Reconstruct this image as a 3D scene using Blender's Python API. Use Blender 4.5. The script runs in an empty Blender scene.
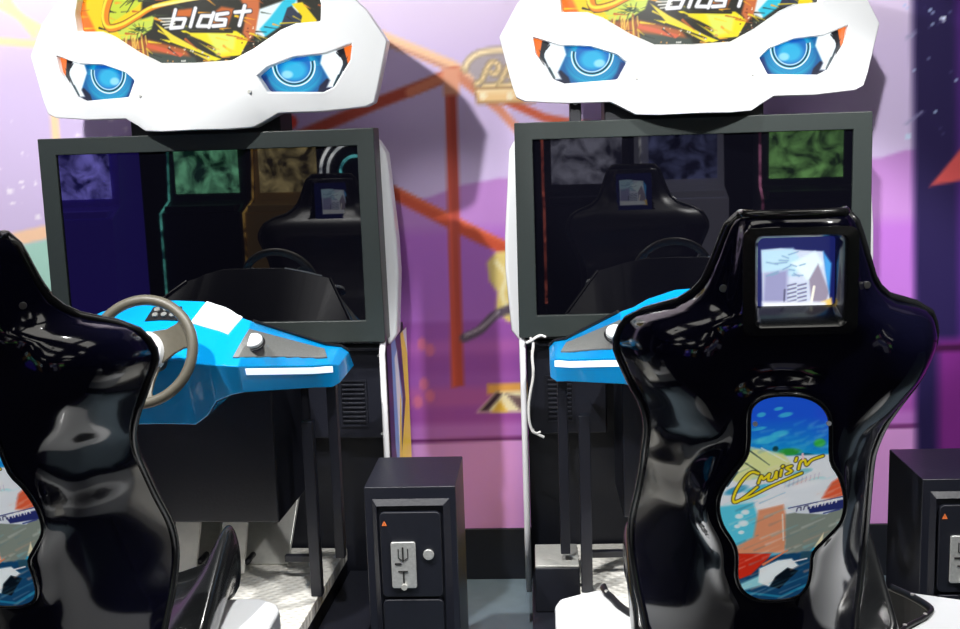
import bpy, bmesh, math, random
import numpy as np
from mathutils import Vector, Matrix, geometry
random.seed(4)
S = bpy.context.scene
C = S.collection

# ------------------------------------------------------------------ camera
CF, CP, CY, CR = 1105.9, .1591, .059, -.0329
def cam_axes():
    cy, sy, cp, sp = math.cos(CY), math.sin(CY), math.cos(CP), math.sin(CP)
    fwd = Vector((-sy*cp, cy*cp, -sp)); right = Vector((cy, sy, 0)); up = right.cross(fwd)
    cr, sr = math.cos(CR), math.sin(CR)
    return right*cr + up*sr, up*cr - right*sr, fwd
ca, cb, cc = cam_axes()
camd = bpy.data.cameras.new('camera'); cam = bpy.data.objects.new('camera', camd); C.objects.link(cam)
cam.matrix_world = Matrix(((ca.x, cb.x, -cc.x, 0), (ca.y, cb.y, -cc.y, 0), (ca.z, cb.z, -cc.z, 1.5), (0, 0, 0, 1)))
camd.sensor_width = 36; camd.lens = CF*36/960; camd.clip_start = .05
S.camera = cam
MACH = [(-1.0056, 3.3022, -.0463), (.4419, 3.3022, .0116)]
FLOOR = -.058
def meas(k, px, py, ly):
    """place measured on the photograph: point of machine k's frame (x, z) on its plane y = ly"""
    X0, Y0, an = MACH[k]; n = Vector((-math.sin(an), math.cos(an), 0))
    d = ca*((px-480)/CF) - cb*((py-314.5)/CF) + cc
    t = (X0*n.x + Y0*n.y + ly)/d.dot(n); P = d*t
    return ((P.x-X0)*math.cos(an) + (P.y-Y0)*math.sin(an), P.z+1.5)
def measw(px, py, Y, dx=0):
    d = ca*((px-480)/CF) - cb*((py-314.5)/CF) + cc; P = d*(Y/d.y)
    return (P.x-dx, P.z+1.5)

# ------------------------------------------------------------------ materials
def lin(c): 
    return tuple(((v/12.92) if v <= .04045 else ((v+.055)/1.055)**2.4) for v in c)
def rgb(r, g, b): return lin((r/255, g/255, b/255))
def mat(name, col, rough=.5, metal=0, spec=.5, ior=1.5, coat=0, emit=None, es=0, noise=0, nscale=30, bump=0, trans=0, alpha=1):
    m = bpy.data.materials.new(name); m.use_nodes = True; nt = m.node_tree; b = nt.nodes['Principled BSDF']
    b.inputs['Base Color'].default_value = (*col, 1); b.inputs['Roughness'].default_value = rough
    b.inputs['Metallic'].default_value = metal; b.inputs['IOR'].default_value = ior
    b.inputs['Specular IOR Level'].default_value = spec; b.inputs['Coat Weight'].default_value = coat
    b.inputs['Coat Roughness'].default_value = .04
    if trans: b.inputs['Transmission Weight'].default_value = trans
    if emit: b.inputs['Emission Color'].default_value = (*emit, 1); b.inputs['Emission Strength'].default_value = es
    if noise or bump:
        tc = nt.nodes.new('ShaderNodeTexCoord'); nz = nt.nodes.new('ShaderNodeTexNoise'); nz.inputs['Scale'].default_value = nscale
        nz.inputs['Detail'].default_value = 4; nt.links.new(tc.outputs['Object'], nz.inputs['Vector'])
        if noise:
            mx = nt.nodes.new('ShaderNodeMix'); mx.data_type = 'RGBA'
            mx.inputs[6].default_value = (*[v*(1-noise) for v in col], 1); mx.inputs[7].default_value = (*[min(1, v*(1+noise)) for v in col], 1)
            nt.links.new(nz.outputs['Fac'], mx.inputs[0]); nt.links.new(mx.outputs[2], b.inputs['Base Color'])
        if bump:
            bp = nt.nodes.new('ShaderNodeBump'); bp.inputs['Strength'].default_value = bump; bp.inputs['Distance'].default_value = .002
            nt.links.new(nz.outputs['Fac'], bp.inputs['Height']); nt.links.new(bp.outputs['Normal'], b.inputs['Normal'])
    return m
def vmat(name, rough=.4, emis=0, base=1.0, coat=0, spec=.5):
    m = bpy.data.materials.new(name); m.use_nodes = True; nt = m.node_tree; b = nt.nodes['Principled BSDF']
    a = nt.nodes.new('ShaderNodeAttribute'); a.attribute_name = 'print'
    if base:
        nt.links.new(a.outputs['Color'], b.inputs['Base Color'])
    else: b.inputs['Base Color'].default_value = (.02, .02, .02, 1)
    b.inputs['Roughness'].default_value = rough; b.inputs['Coat Weight'].default_value = coat; b.inputs['Coat Roughness'].default_value = .03
    b.inputs['Specular IOR Level'].default_value = spec
    if emis:
        nt.links.new(a.outputs['Color'], b.inputs['Emission Color']); b.inputs['Emission Strength'].default_value = emis
    return m
M = {}
M['white'] = mat('white moulded plastic', (.82, .84, .86), .3, coat=.3)
M['gloss'] = mat('black gloss fibreglass', (.003, .003, .011), .11, spec=.4, coat=.3)
M['pad'] = mat('black vinyl', (.012, .012, .016), .35, noise=.3, nscale=80, bump=.2)
M['rim'] = mat('black edge trim', (.012, .013, .014), .22, coat=.3)
M['black'] = mat('black painted board', (.005, .006, .012), .5, noise=.3, nscale=50, bump=.15)
M['blackm'] = mat('black powder coat', (.009, .010, .017), .38, noise=.15, nscale=120, bump=.2)
M['bezel'] = mat('charcoal monitor bezel', (.020, .027, .026), .42, noise=.1, nscale=90)
M['screen'] = mat('dark screen glass', (.002, .002, .004), .015, spec=.5, ior=1.8)
M['blue'] = mat('cyan blue gloss plastic', rgb(0, 150, 222), .25, coat=.35)
M['grille'] = mat('grey perforated plate', rgb(120, 122, 120), .5, noise=.5, nscale=400, bump=.6)
M['silver'] = mat('brushed steel', (.66, .66, .62), .32, metal=.5, noise=.15, nscale=60)
M['steel'] = mat('dull steel', (.2, .2, .2), .35, metal=.8)
M['alu'] = mat('pale aluminium', (.86, .85, .80), .4, metal=.1, noise=.1, nscale=50)
M['wheel'] = mat('worn grey brown rubber', rgb(88, 84, 73), .45, noise=.15, nscale=90, bump=.2)
M['lightstrip'] = mat('pale light strip', (.8, .85, .88), .3, emit=(.75, .93, 1), es=.6)
M['glow'] = mat('white backlit panel', (.85, .9, .95), .3, emit=(.85, .95, 1), es=.35)
M['btn'] = mat('white button', (.75, .78, .8), .3)
M['tmold'] = mat('white edge moulding', (.7, .7, .72), .4)
M['seal'] = mat('black rubber seal', (.012, .012, .014), .3)
M['orange'] = mat('orange plastic', rgb(230, 120, 60), .5)
M['mech'] = mat('zinc coin plate', (.62, .63, .62), .35, metal=.6, noise=.25, nscale=150)
M['slot'] = mat('slot black', (.01, .01, .01), .6)
M['cord'] = mat('white cable sheath', (.75, .74, .72), .5)
M['carpet'] = mat('blue grey vinyl floor', rgb(104, 120, 130), .5, noise=.25, nscale=14, bump=.1)
M['hallfloor'] = mat('dark unseen floor', (.012, .010, .03), .8, noise=.5, nscale=20)
M['ceil'] = mat('dark ceiling', (.035, .035, .045), .8, noise=.2, nscale=4)
M['dwall'] = mat('dark arcade wall', (.02, .018, .04), .8, noise=.3, nscale=3)
M['lamp'] = mat('lit lamp diffuser', (.9, .9, .85), .5, emit=(1, .97, .9), es=1.7)
M['lampframe'] = mat('lamp frame', (.1, .1, .1), .5)
# diamond plate
m = M['plate'] = mat('diamond tread plate', (.82, .80, .74), .42, metal=.1)
nt = m.node_tree; tc = nt.nodes.new('ShaderNodeTexCoord'); mp = nt.nodes.new('ShaderNodeMapping'); mp.inputs['Rotation'].default_value = (0, 0, math.pi/4); mp.inputs['Scale'].default_value = (26, 26, 26)
br = nt.nodes.new('ShaderNodeTexChecker'); br.inputs['Scale'].default_value = 1
wv = nt.nodes.new('ShaderNodeTexWave'); wv.inputs['Scale'].default_value = .5; wv2 = nt.nodes.new('ShaderNodeTexWave'); wv2.inputs['Scale'].default_value = .5; wv2.bands_direction = 'Y'
mul = nt.nodes.new('ShaderNodeMath'); mul.operation = 'MULTIPLY'; bp = nt.nodes.new('ShaderNodeBump'); bp.inputs['Strength'].default_value = .45; bp.inputs['Distance'].default_value = .008
nt.links.new(tc.outputs['Object'], mp.inputs['Vector']); nt.links.new(mp.outputs[0], wv.inputs['Vector']); nt.links.new(mp.outputs[0], wv2.inputs['Vector'])
nt.links.new(wv.outputs['Fac'], mul.inputs[0]); nt.links.new(wv2.outputs['Fac'], mul.inputs[1]); nt.links.new(mul.outputs[0], bp.inputs['Height']); nt.links.new(bp.outputs[0], nt.nodes['Principled BSDF'].inputs['Normal'])

# ------------------------------------------------------------------ helpers
def link(name, me, m, parent=None, smooth=False):
    o = bpy.data.objects.new(name, me); C.objects.link(o)
    for mm in (m if isinstance(m, (list, tuple)) else [m]): me.materials.append(mm)
    if parent: o.parent = parent
    if smooth:
        me.polygons.foreach_set('use_smooth', [True]*len(me.polygons))
    return o
def obj(name, bm, m, parent=None, smooth=False, bevel=0, seg=2, loc=None, sharp=None):
    bmesh.ops.recalc_face_normals(bm, faces=bm.faces)
    me = bpy.data.meshes.new(name); bm.to_mesh(me); bm.free()
    o = link(name, me, m, parent, smooth)
    if sharp is not None: 
        me.polygons.foreach_set('use_smooth', [True]*len(me.polygons)); me.set_sharp_from_angle(angle=math.radians(sharp))
    if bevel:
        b = o.modifiers.new('bevel', 'BEVEL'); b.width = bevel; b.segments = seg; b.limit_method = 'ANGLE'; b.angle_limit = math.radians(35)
        me.polygons.foreach_set('use_smooth', [True]*len(me.polygons)); b.harden_normals = True
    if loc: o.location = loc
    return o
def BM(): return bmesh.new()
def box(bm, x0, x1, y0, y1, z0, z1, R=None):
    vs = [Vector((x, y, z)) for x in (x0, x1) for y in (y0, y1) for z in (z0, z1)]
    if R: vs = [R @ v for v in vs]
    v = [bm.verts.new(p) for p in vs]
    for f in ((0, 1, 3, 2), (4, 6, 7, 5), (0, 4, 5, 1), (2, 3, 7, 6), (0, 2, 6, 4), (1, 5, 7, 3)): bm.faces.new([v[i] for i in f])
    return bm
def bx(*a, R=None): return box(BM(), *a, R=R)
def prism(bm, pts, y0, y1):
    """outline in (x, z) extruded along y"""
    a = [bm.verts.new((x, y0, z)) for x, z in pts]; b = [bm.verts.new((x, y1, z)) for x, z in pts]; n = len(pts)
    bm.faces.new(a); bm.faces.new(b[::-1])
    for i in range(n): bm.faces.new([a[i], b[i], b[(i+1) % n], a[(i+1) % n]])
    return bm
def slab(bm, pts, z0, z1):
    """outline in (x, y) extruded along z"""
    a = [bm.verts.new((x, y, z0)) for x, y in pts]; b = [bm.verts.new((x, y, z1)) for x, y in pts]; n = len(pts)
    bm.faces.new(a); bm.faces.new(b[::-1])
    for i in range(n): bm.faces.new([a[i], b[i], b[(i+1) % n], a[(i+1) % n]])
    return bm
def cyl(bm, p0, p1, r0, r1=None, n=20, caps=True):
    r1 = r0 if r1 is None else r1; p0 = Vector(p0); p1 = Vector(p1); d = (p1-p0).normalized()
    a = d.orthogonal().normalized(); b = d.cross(a)
    A = [bm.verts.new(p0+(a*math.cos(t)+b*math.sin(t))*r0) for t in [2*math.pi*i/n for i in range(n)]]
    B = [bm.verts.new(p1+(a*math.cos(t)+b*math.sin(t))*r1) for t in [2*math.pi*i/n for i in range(n)]]
    for i in range(n): bm.faces.new([A[i], A[(i+1) % n], B[(i+1) % n], B[i]])
    if caps: bm.faces.new(A[::-1]); bm.faces.new(B)
    return bm
def smooth_path(pts, n=6, closed=False):
    P = [Vector(p) for p in pts]; out = []; N = len(P)
    rng = range(N if closed else N-1)
    for i in rng:
        g = (lambda k: P[k % N]) if closed else (lambda k: P[min(max(k, 0), N-1)])
        p0, p1, p2, p3 = g(i-1), g(i), g(i+1), g(i+2)
        for j in range(n):
            t = j/n; out.append(.5*((2*p1)+(p2-p0)*t+(2*p0-5*p1+4*p2-p3)*t*t+(3*p1-p0-3*p2+p3)*t**3))
    if not closed: out.append(P[-1])
    return out
def tube(bm, pts, r, n=8, closed=False, flat=1.0):
    P = [Vector(p) for p in pts]; N = len(P); rings = []; prev = None
    for i, p in enumerate(P):
        if closed: t = (P[(i+1) % N]-P[i-1]).normalized()
        else: t = (P[min(i+1, N-1)]-P[max(i-1, 0)]).normalized()
        if prev is None: a = t.orthogonal().normalized()
        else: a = (prev-t*prev.dot(t)).normalized()
        prev = a; b = t.cross(a)
        rr = r(i/(N-1)) if callable(r) else r
        rings.append([bm.verts.new(p+(a*math.cos(q)*rr+b*math.sin(q)*rr*flat)) for q in [2*math.pi*k/n for k in range(n)]])
    for i in range(N if closed else N-1):
        A, B = rings[i], rings[(i+1) % N]
        off = 0
        if closed and i == N-1:
            off = min(range(n), key=lambda o: sum((A[k].co-B[(k+o) % n].co).length for k in range(n)))
        for k in range(n): bm.faces.new([A[k], A[(k+1) % n], B[(k+1+off) % n], B[(k+off) % n]])
    if not closed: bm.faces.new(rings[0][::-1]); bm.faces.new(rings[-1])
    return bm
def thing(name, label, cat, loc=(0, 0, 0), rz=0, group=None):
    o = bpy.data.objects.new(name, None); C.objects.link(o); o.location = loc; o.rotation_euler = (0, 0, rz); o.empty_display_size = .1
    o['label'] = label; o['category'] = cat
    if group: o['group'] = group
    return o
def tag(o, label, cat, group=None):
    o['label'] = label; o['category'] = cat
    if group: o['group'] = group
    return o
def struct(o): o['kind'] = 'structure'; return o
def rrect(x0, x1, z0, z1, r, n=5):
    out = []
    for cx, cz, a0 in ((x1-r, z1-r, 0), (x0+r, z1-r, 90), (x0+r, z0+r, 180), (x1-r, z0+r, 270)):
        for i in range(n+1):
            a = math.radians(a0+90*i/n); out.append((cx+r*math.cos(a), cz+r*math.sin(a)))
    return out
def copy_tree(root, dx=None):
    def cp(o, par):
        c = o.copy(); C.objects.link(c); c.parent = par
        for ch in o.children: cp(ch, c)
        return c
    return cp(root, None)

# ------------------------------------------------------------------ printed artwork: numpy canvas carried as a colour attribute
class Canvas:
    def __init__(s, x0, x1, z0, z1, res, col):
        s.x = np.arange(x0, x1+res*.5, res); s.z = np.arange(z0, z1+res*.5, res); s.res = res
        s.X, s.Z = np.meshgrid(s.x, s.z); s.a = np.zeros(s.X.shape+(3,)); s.a[:] = np.array(col)/255.
    def mix(s, w, col):
        w = np.clip(w, 0, 1)[..., None]; s.a = s.a*(1-w)+np.array(col)/255.*w
    def poly(s, pts, col, soft=None, w=1):
        soft = soft or s.res; n = len(pts); ins = np.zeros(s.X.shape, bool); d = np.full(s.X.shape, 1e9)
        for i in range(n):
            (xa, za), (xb, zb) = pts[i], pts[(i+1) % n]
            if za != zb:
                c = ((za > s.Z) != (zb > s.Z)) & (s.X < (xb-xa)*(s.Z-za)/(zb-za)+xa); ins ^= c
            d = np.minimum(d, s.seg(xa, za, xb, zb)[0])
        sd = np.where(ins, d, -d); s.mix((sd/soft+.5)*1.0*(w if w < 1 else 1) if w == 1 else np.clip(sd/soft+.5, 0, 1)*w, col)
    def seg(s, xa, za, xb, zb):
        dx, dz = xb-xa, zb-za; L = dx*dx+dz*dz+1e-12
        t = np.clip(((s.X-xa)*dx+(s.Z-za)*dz)/L, 0, 1)
        return np.hypot(s.X-xa-t*dx, s.Z-za-t*dz), t
    def stroke(s, pts, w, col, soft=None, w1=None, sm=0, op=1):
        soft = soft or s.res
        if sm: pts = [(p.x, p.y) for p in smooth_path([(a, b, 0) for a, b in pts], sm)]
        n = len(pts)-1; cov = np.zeros(s.X.shape)
        for i in range(n):
            d, t = s.seg(*pts[i], *pts[i+1]); ww = w+((w1 if w1 is not None else w)-w)*((i+t)/n)
            cov = np.maximum(cov, np.clip((ww/2-d)/soft+.5, 0, 1))
        s.mix(cov*op, col)
    def blob(s, x, z, rx, rz, col, op=1, hard=2, ang=0):
        c, sn = math.cos(ang), math.sin(ang); u = ((s.X-x)*c+(s.Z-z)*sn)/rx; v = (-(s.X-x)*sn+(s.Z-z)*c)/rz
        s.mix(np.clip(1.5*(1-(u*u+v*v)**(hard/2)), 0, 1)*op, col)
    def noise(s, amp, sc, seed=1):
        rs = np.random.RandomState(seed); v = np.zeros(s.X.shape)
        for k in range(12):
            a, b, c = rs.uniform(-1, 1, 3); v += np.sin((s.X*a+s.Z*b)*sc*2+c*9)/12
        return v*amp
    def mesh(s, name, y=0, mirror=1, keep=None):
        nz, nx = s.X.shape; P = np.stack([s.X*mirror, np.full(s.X.shape, 0.)+(y if not callable(y) else y(s.X, s.Z)), s.Z], -1).reshape(-1, 3)
        I = np.arange(nz*nx).reshape(nz, nx); q = np.stack([I[:-1, :-1], I[:-1, 1:], I[1:, 1:], I[1:, :-1]], -1).reshape(-1, 4)
        if mirror < 0: q = q[:, ::-1]
        if keep is not None:
            kx = keep(s.X, s.Z); kf = (kx[:-1, :-1] & kx[:-1, 1:] & kx[1:, 1:] & kx[1:, :-1]).reshape(-1); q = q[kf]
            used = np.zeros(nz*nx, bool); used[q.ravel()] = True; re = np.cumsum(used)-1; P = P[used]; q = re[q]
        else: used = np.ones(nz*nx, bool)
        me = bpy.data.meshes.new(name); me.from_pydata(P.tolist(), [], q.tolist())
        at = me.color_attributes.new('print', 'FLOAT_COLOR', 'POINT')
        c = np.clip(s.a.reshape(-1, 3)[used], 0, 1); c = np.where(c <= .04045, c/12.92, ((c+.055)/1.055)**2.4)
        at.data.foreach_set('color', np.concatenate([c, np.ones((len(c), 1))], 1).astype(np.float32).ravel())
        return me
def inpoly(pts):
    def k(X, Z):
        ins = np.zeros(X.shape, bool); n = len(pts)
        for i in range(n):
            (xa, za), (xb, zb) = pts[i], pts[(i+1) % n]
            if za != zb: ins ^= ((za > Z) != (zb > Z)) & (X < (xb-xa)*(Z-za)/(zb-za)+xa)
        return ins
    return k

# ------------------------------------------------------------------ setting
WY = 3.75
def W(px, py): return measw(px, py, WY)
cv = Canvas(-2.3, 2.3, -.06, 2.9, .009, (208, 190, 228))
def wp(pts, col, soft=.012, w=1): cv.poly([W(*p) for p in pts], col, soft, w)
def ws(pts, wpx, col, soft=.012, w1=None, sm=0, op=1): cv.stroke([W(*p) for p in pts], wpx/295, col, soft, None if w1 is None else w1/295, sm, op)
# sky lilac to magenta bands
H = np.clip((cv.Z-.2)/1.8, 0, 1)
cv.mix(np.clip((cv.Z-1.75)/.4, 0, 1), (228, 214, 228))
wp([(-60, 250), (150, 255), (150, 700), (-60, 700)], (190, 150, 215))
wp([(380, 205), (430, 197), (462, 185), (500, 178), (540, 180), (700, 170), (880, 158), (905, 150), (1200, 145), (1200, 800), (300, 800), (300, 205)], (188, 134, 204))
wp([(380, 232), (540, 226), (1200, 215), (1200, 800), (300, 800), (300, 232)], (180, 112, 204), .05)
wp([(300, 326), (1200, 300), (1200, 800), (300, 800)], (164, 92, 184), .02)
for i, (yy, c) in enumerate(((345, (188, 104, 188)), (358, (154, 80, 172)), (392, (190, 98, 168)), (412, (164, 80, 172)), (428, (200, 128, 212)))):
    wp([(300, yy), (1200, yy-26), (1200, yy+20-26), (300, yy+20)], c, .03, .7)
wp([(300, 443), (1200, 415), (1200, 700), (300, 700)], (222, 158, 228), .01)
wp([(300, 443), (1200, 415), (1200, 419), (300, 447)], (110, 40, 110), .008)
# left side strip
wp([(-60, 240), (0, 236), (60, 222), (60, 236), (0, 250), (-60, 262)], (248, 205, 170))
wp([(-60, 262), (0, 250), (80, 232), (120, 420), (-60, 420)], (168, 212, 198))
wp([(-60, 300), (80, 290), (120, 440), (-60, 440)], (190, 140, 200))
for a in (((-40, 38), (60, 46)), ((-10, -20), (34, 34)), ((54, 110), (57, 150)), ((-60, -30), (60, 40))): ws(a, 8, (250, 214, 170))
rs = np.random.RandomState(3)
for k in range(46): 
    x, y = rs.uniform(-20, 130), rs.uniform(100, 225); p = W(x, y); cv.blob(*p, rs.uniform(.004, .014), rs.uniform(.004, .012), (244, 236, 250), .9)
# trestle beams
OR = (190, 84, 60); CR_ = (244, 200, 160)
ws([(375, 34), (452, 66), (505, 98)], 11, CR_); ws([(375, 38), (452, 70), (500, 98)], 4, (206, 150, 130))
ws([(452, 72), (500, 110), (545, 160)], 8, (214, 140, 110)); ws([(500, 98), (545, 118), (600, 128)], 8, (206, 100, 70))
ws([(290, 140), (375, 104), (432, 82), (455, 72)], 11, OR); ws([(410, 92), (455, 72)], 9, (228, 140, 104))
ws([(280, 128), (290, 122)], 14, (225, 70, 40))
ws([(360, 178), (400, 196), (470, 232), (512, 252)], 13, (202, 84, 54)); ws([(360, 174), (400, 191), (512, 246)], 3, (224, 110, 70))
wp([(445, 75), (456, 75), (464, 386), (452, 387)], (188, 78, 62)); wp([(446, 75), (449, 75), (456, 387), (452, 387)], (214, 92, 70)); wp([(442, 68), (460, 68), (459, 95), (444, 95)], (226, 160, 130))
# scroll bracket
wp([(464, 68), (472, 57), (486, 51), (535, 50), (535, 90), (478, 90), (474, 78)], (176, 166, 172))
ws([(465, 69), (469, 60), (480, 53), (500, 50), (535, 50)], 6.5, (150, 130, 100), sm=4); ws([(465, 68), (469, 60), (480, 53), (500, 50), (535, 50)], 4.5, (252, 232, 188), sm=4)
for pts in ([(476, 84), (482, 80), (486, 70), (492, 62), (499, 66), (496, 74), (490, 72)], [(484, 86), (498, 84), (504, 74), (510, 64), (520, 60)], [(500, 86), (512, 84), (520, 76), (516, 70), (510, 76)]):
    ws(pts, 5.4, (140, 116, 80), sm=5); ws(pts, 3.4, (246, 222, 168), sm=5)
wp([(474, 88), (535, 87), (535, 103), (477, 104)], (150, 110, 70)); wp([(476, 89), (535, 88), (535, 101), (478, 102)], (244, 206, 146)); ws([(477, 92), (535, 91)], 1.5, (255, 240, 200))
for x in (483, 510): cv.blob(*W(x, 96), .015, .015, (255, 242, 205))
# blonde ringlet and grey sleeve of the painted figure
wp([(487, 262), (496, 252), (512, 250), (530, 256), (530, 318), (508, 322), (496, 310), (497, 292), (489, 280)], (236, 214, 130)); ws([(496, 262), (506, 276), (502, 294), (510, 312)], 4, (250, 240, 190), sm=5); ws([(512, 256), (516, 280), (512, 300)], 3, (200, 170, 90), sm=5)
ws([(464, 338), (480, 330), (494, 316), (512, 308), (530, 298)], 9, (96, 84, 100), sm=5); ws([(466, 335), (482, 327), (498, 312)], 2.5, (190, 180, 190), sm=5)
# dessert-like triangles
wp([(487, 384), (535, 382), (535, 392), (487, 394)], (240, 176, 90)); wp([(477, 412), (496, 392), (535, 390), (535, 412)], (250, 240, 200)); wp([(480, 411), (497, 392), (502, 394), (488, 411)], (60, 40, 60)); wp([(506, 394), (520, 410), (530, 398)], (120, 96, 100)); wp([(492, 412), (500, 400), (508, 412)], (246, 200, 80))
for p in ((422, 344), (430, 350), (424, 384), (430, 396), (418, 402)): cv.blob(*W(*p), .02, .028, (222, 120, 150), .8)
# dark starry column at right
wp([(912, -60), (962, -60), (966, 700), (918, 700)], (34, 24, 72), .03); wp([(955, -60), (1250, -60), (1250, 700), (962, 700)], (70, 30, 110), .03)
wp([(930, 186), (968, 140), (1010, 120), (1010, 168), (975, 178)], (200, 80, 80)); wp([(938, 340), (1250, 330), (1250, 470), (938, 470)], (120, 40, 130), .04); wp([(930, 345), (1250, 335), (1250, 342), (930, 352)], (60, 14, 60), .01)
for k in range(26):
    x, y = rs.uniform(905, 958), rs.uniform(0, 160); cv.blob(*W(x, y), .004, .004, (170, 190, 230), .8)
cv.blob(*W(908, 137), .012, .012, (200, 220, 245)); ws([(906, 124), (922, 112)], 1.5, (150, 150, 190)); ws([(906, 38), (916, 32)], 1.5, (150, 150, 190)); cv.blob(*W(943, 19), .009, .009, (210, 220, 245))
v = cv.noise(.06, 5, 2); cv.a = np.clip(cv.a*(1+v[..., None]), 0, 1)
me = cv.mesh('wall_back', 0)
M['mural'] = vmat('painted mural', .45, spec=.3)
o = link('wall_back', me, M['mural']); o.location = (0, WY, 0); struct(o)
struct(obj('wall_back_upper', bx(-5.5, 5.5, WY+.012, WY+.1, FLOOR, 3.2), M['dwall']))
struct(obj('baseboard_back', bx(-2.3, 2.3, WY-.012, WY-.001, FLOOR, .13), M['black'], bevel=.003))
struct(obj('floor', bx(-6.6, 5.5, 2.0, WY+.1, FLOOR-.05, FLOOR), M['carpet']))
struct(obj('floor_hall', bx(-6.6, 5.5, -6.5, 1.999, FLOOR-.05, FLOOR), M['hallfloor']))  # unseen floor, made dark so it does not grey the seat reflections
struct(obj('ceiling', bx(-6.6, 5.5, -6.5, WY+.1, 3.2, 3.3), M['ceil']))
struct(obj('wall_left', bx(-6.7, -6.6, -6.5, WY, FLOOR, 3.2), M['dwall']))
struct(obj('wall_right', bx(5.5, 5.6, -6.5, WY, FLOOR, 3.2), M['dwall']))
struct(obj('wall_rear', bx(-6.6, 5.5, -6.6, -6.5, FLOOR, 3.2), M['dwall']))

# ------------------------------------------------------------------ header artwork
ha = Canvas(-.41, .41, 1.72, 2.08, .0024, (60, 56, 40))
def hl(px, py): return meas(0, px, py, .03)
def hp(pts, col, soft=.003, w=1): ha.poly([hl(*p) for p in pts], col, soft, w)
def hs(pts, wd, col, w1=None, sm=0, soft=.003): ha.stroke([hl(*p) for p in pts], wd*.0029, col, soft, None if w1 is None else w1*.0029, sm)
hp([(40, -120), (330, -130), (330, 80), (40, 80)], (34, 34, 24))
hp([(60, -60), (110, -60), (120, 50), (60, 45)], (240, 120, 20)); hp([(66, 40), (72, 12), (90, 26), (110, 42), (96, 60)], (244, 116, 12))
hp([(84, -60), (150, -60), (145, 20), (118, 46), (96, 32), (84, 10)], (250, 214, 20), .01)
hp([(108, 8), (118, -6), (138, -30), (160, -10), (140, 8), (112, 24)], (206, 222, 60), .006)
hp([(118, 30), (140, 22), (160, 16), (156, 30), (140, 40), (124, 40)], (206, 224, 80), .006)
hp([(112, 44), (150, 40), (190, 50), (200, 62), (170, 80), (130, 72)], (186, 96, 40), .01)
hp([(150, 52), (200, 58), (206, 70), (150, 72)], (62, 74, 66), .01); 
rr = np.random.RandomState(8)
for k in range(34):
    a = math.radians(rr.uniform(60, 120)); L = rr.uniform(14, 34); x0, y0 = rr.uniform(126, 150), rr.uniform(34, 46)
    hs([(x0, y0), (x0+(x0-138)*.4-math.cos(a)*L*.4, y0+L)], 1.1, (250, 210, 90) if k % 2 else (150, 80, 40), w1=.4)
for k in range(30):
    a = rr.uniform(0, 6.28); L = rr.uniform(3, 16); hs([(144+rr.uniform(-3, 3), 31+rr.uniform(-2, 2)), (144+math.cos(a)*L, 31+math.sin(a)*L*.6)], 1.6, (34, 60, 24) if k % 3 else (230, 240, 120), w1=.4)
hp([(152, 44), (190, 55), (186, 58), (150, 48)], (222, 100, 60))
for k in range(9): hs([(160+rr.uniform(-30, 40), -30+rr.uniform(-20, 20)), (140+rr.uniform(-20, 40), rr.uniform(-4, 14))], 3, (30, 32, 22), w1=.5)
# lower yellow flashes
hp([(160, 24), (178, 36), (222, 60), (214, 62), (176, 42)], (250, 224, 60)); hp([(186, 32), (240, 32), (252, 40), (244, 56), (226, 58), (214, 50)], (252, 232, 20)); hp([(186, 34), (220, 52), (224, 50), (192, 34)], (40, 36, 20))
hp([(212, 34), (240, 36), (238, 52), (222, 56)], (232, 240, 100), .012); hp([(165, 40), (180, 46), (220, 62), (226, 60), (178, 42)], (255, 236, 30)); hs([(176, 44), (214, 58)], 1.6, (40, 34, 20)); hs([(178, 24), (196, 33), (236, 33)], 2.4, (30, 26, 18))
for k in range(30): ha.blob(*hl(rr.uniform(170, 225), rr.uniform(48, 68)), .003, .003, (220, 160, 90) if k % 2 else (240, 240, 230), .9)
hp([(240, -6), (262, -6), (262, 30), (252, 42), (246, 34), (250, 12)], (206, 110, 60), .008); hp([(178, 12), (198, 10), (198, 18), (178, 20)], (210, 104, 30), .008); hp([(214, 18), (226, 8), (238, 10), (232, 28), (214, 28)], (196, 100, 40), .008)
for k in range(26): ha.blob(*hl(rr.uniform(244, 262), rr.uniform(28, 52)), .0025, .0025, (120, 60, 30) if k % 2 else (250, 230, 200), .9)
hp([(250, 0), (340, -20), (340, 60), (250, 60)], (236, 246, 250), .01, .0) 
hp([(262, 10), (282, 2), (296, -4), (300, 12), (286, 20), (276, 28), (266, 38), (258, 34)], (232, 248, 252), .006)
hp([(292, -10), (272, 18), (262, 30), (268, 37), (280, 28), (290, 12), (300, -6)], (40, 196, 226), .006)
hp([(278, -60), (340, -80), (340, -6), (294, -4)], (40, 190, 226), .01)
hp([(288, 8), (292, 6), (303, 18), (299, 26), (282, 26)], (44, 54, 74), .003); hp([(292, 4), (302, 2), (316, 20), (310, 28), (300, 26), (302, 16)], (246, 216, 20), .003)
for k in range(120):
    x, y = rr.uniform(64, 320), rr.uniform(-6, 66); a_ = rr.uniform(-.7, .1); L_ = rr.uniform(4, 18)
    hs([(x, y), (x+L_*math.cos(a_), y-L_*math.sin(a_))], rr.uniform(.8, 2.6), [(30, 28, 20), (250, 220, 40), (196, 96, 30), (60, 70, 50), (250, 170, 40)][k % 5], w1=.4)
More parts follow.
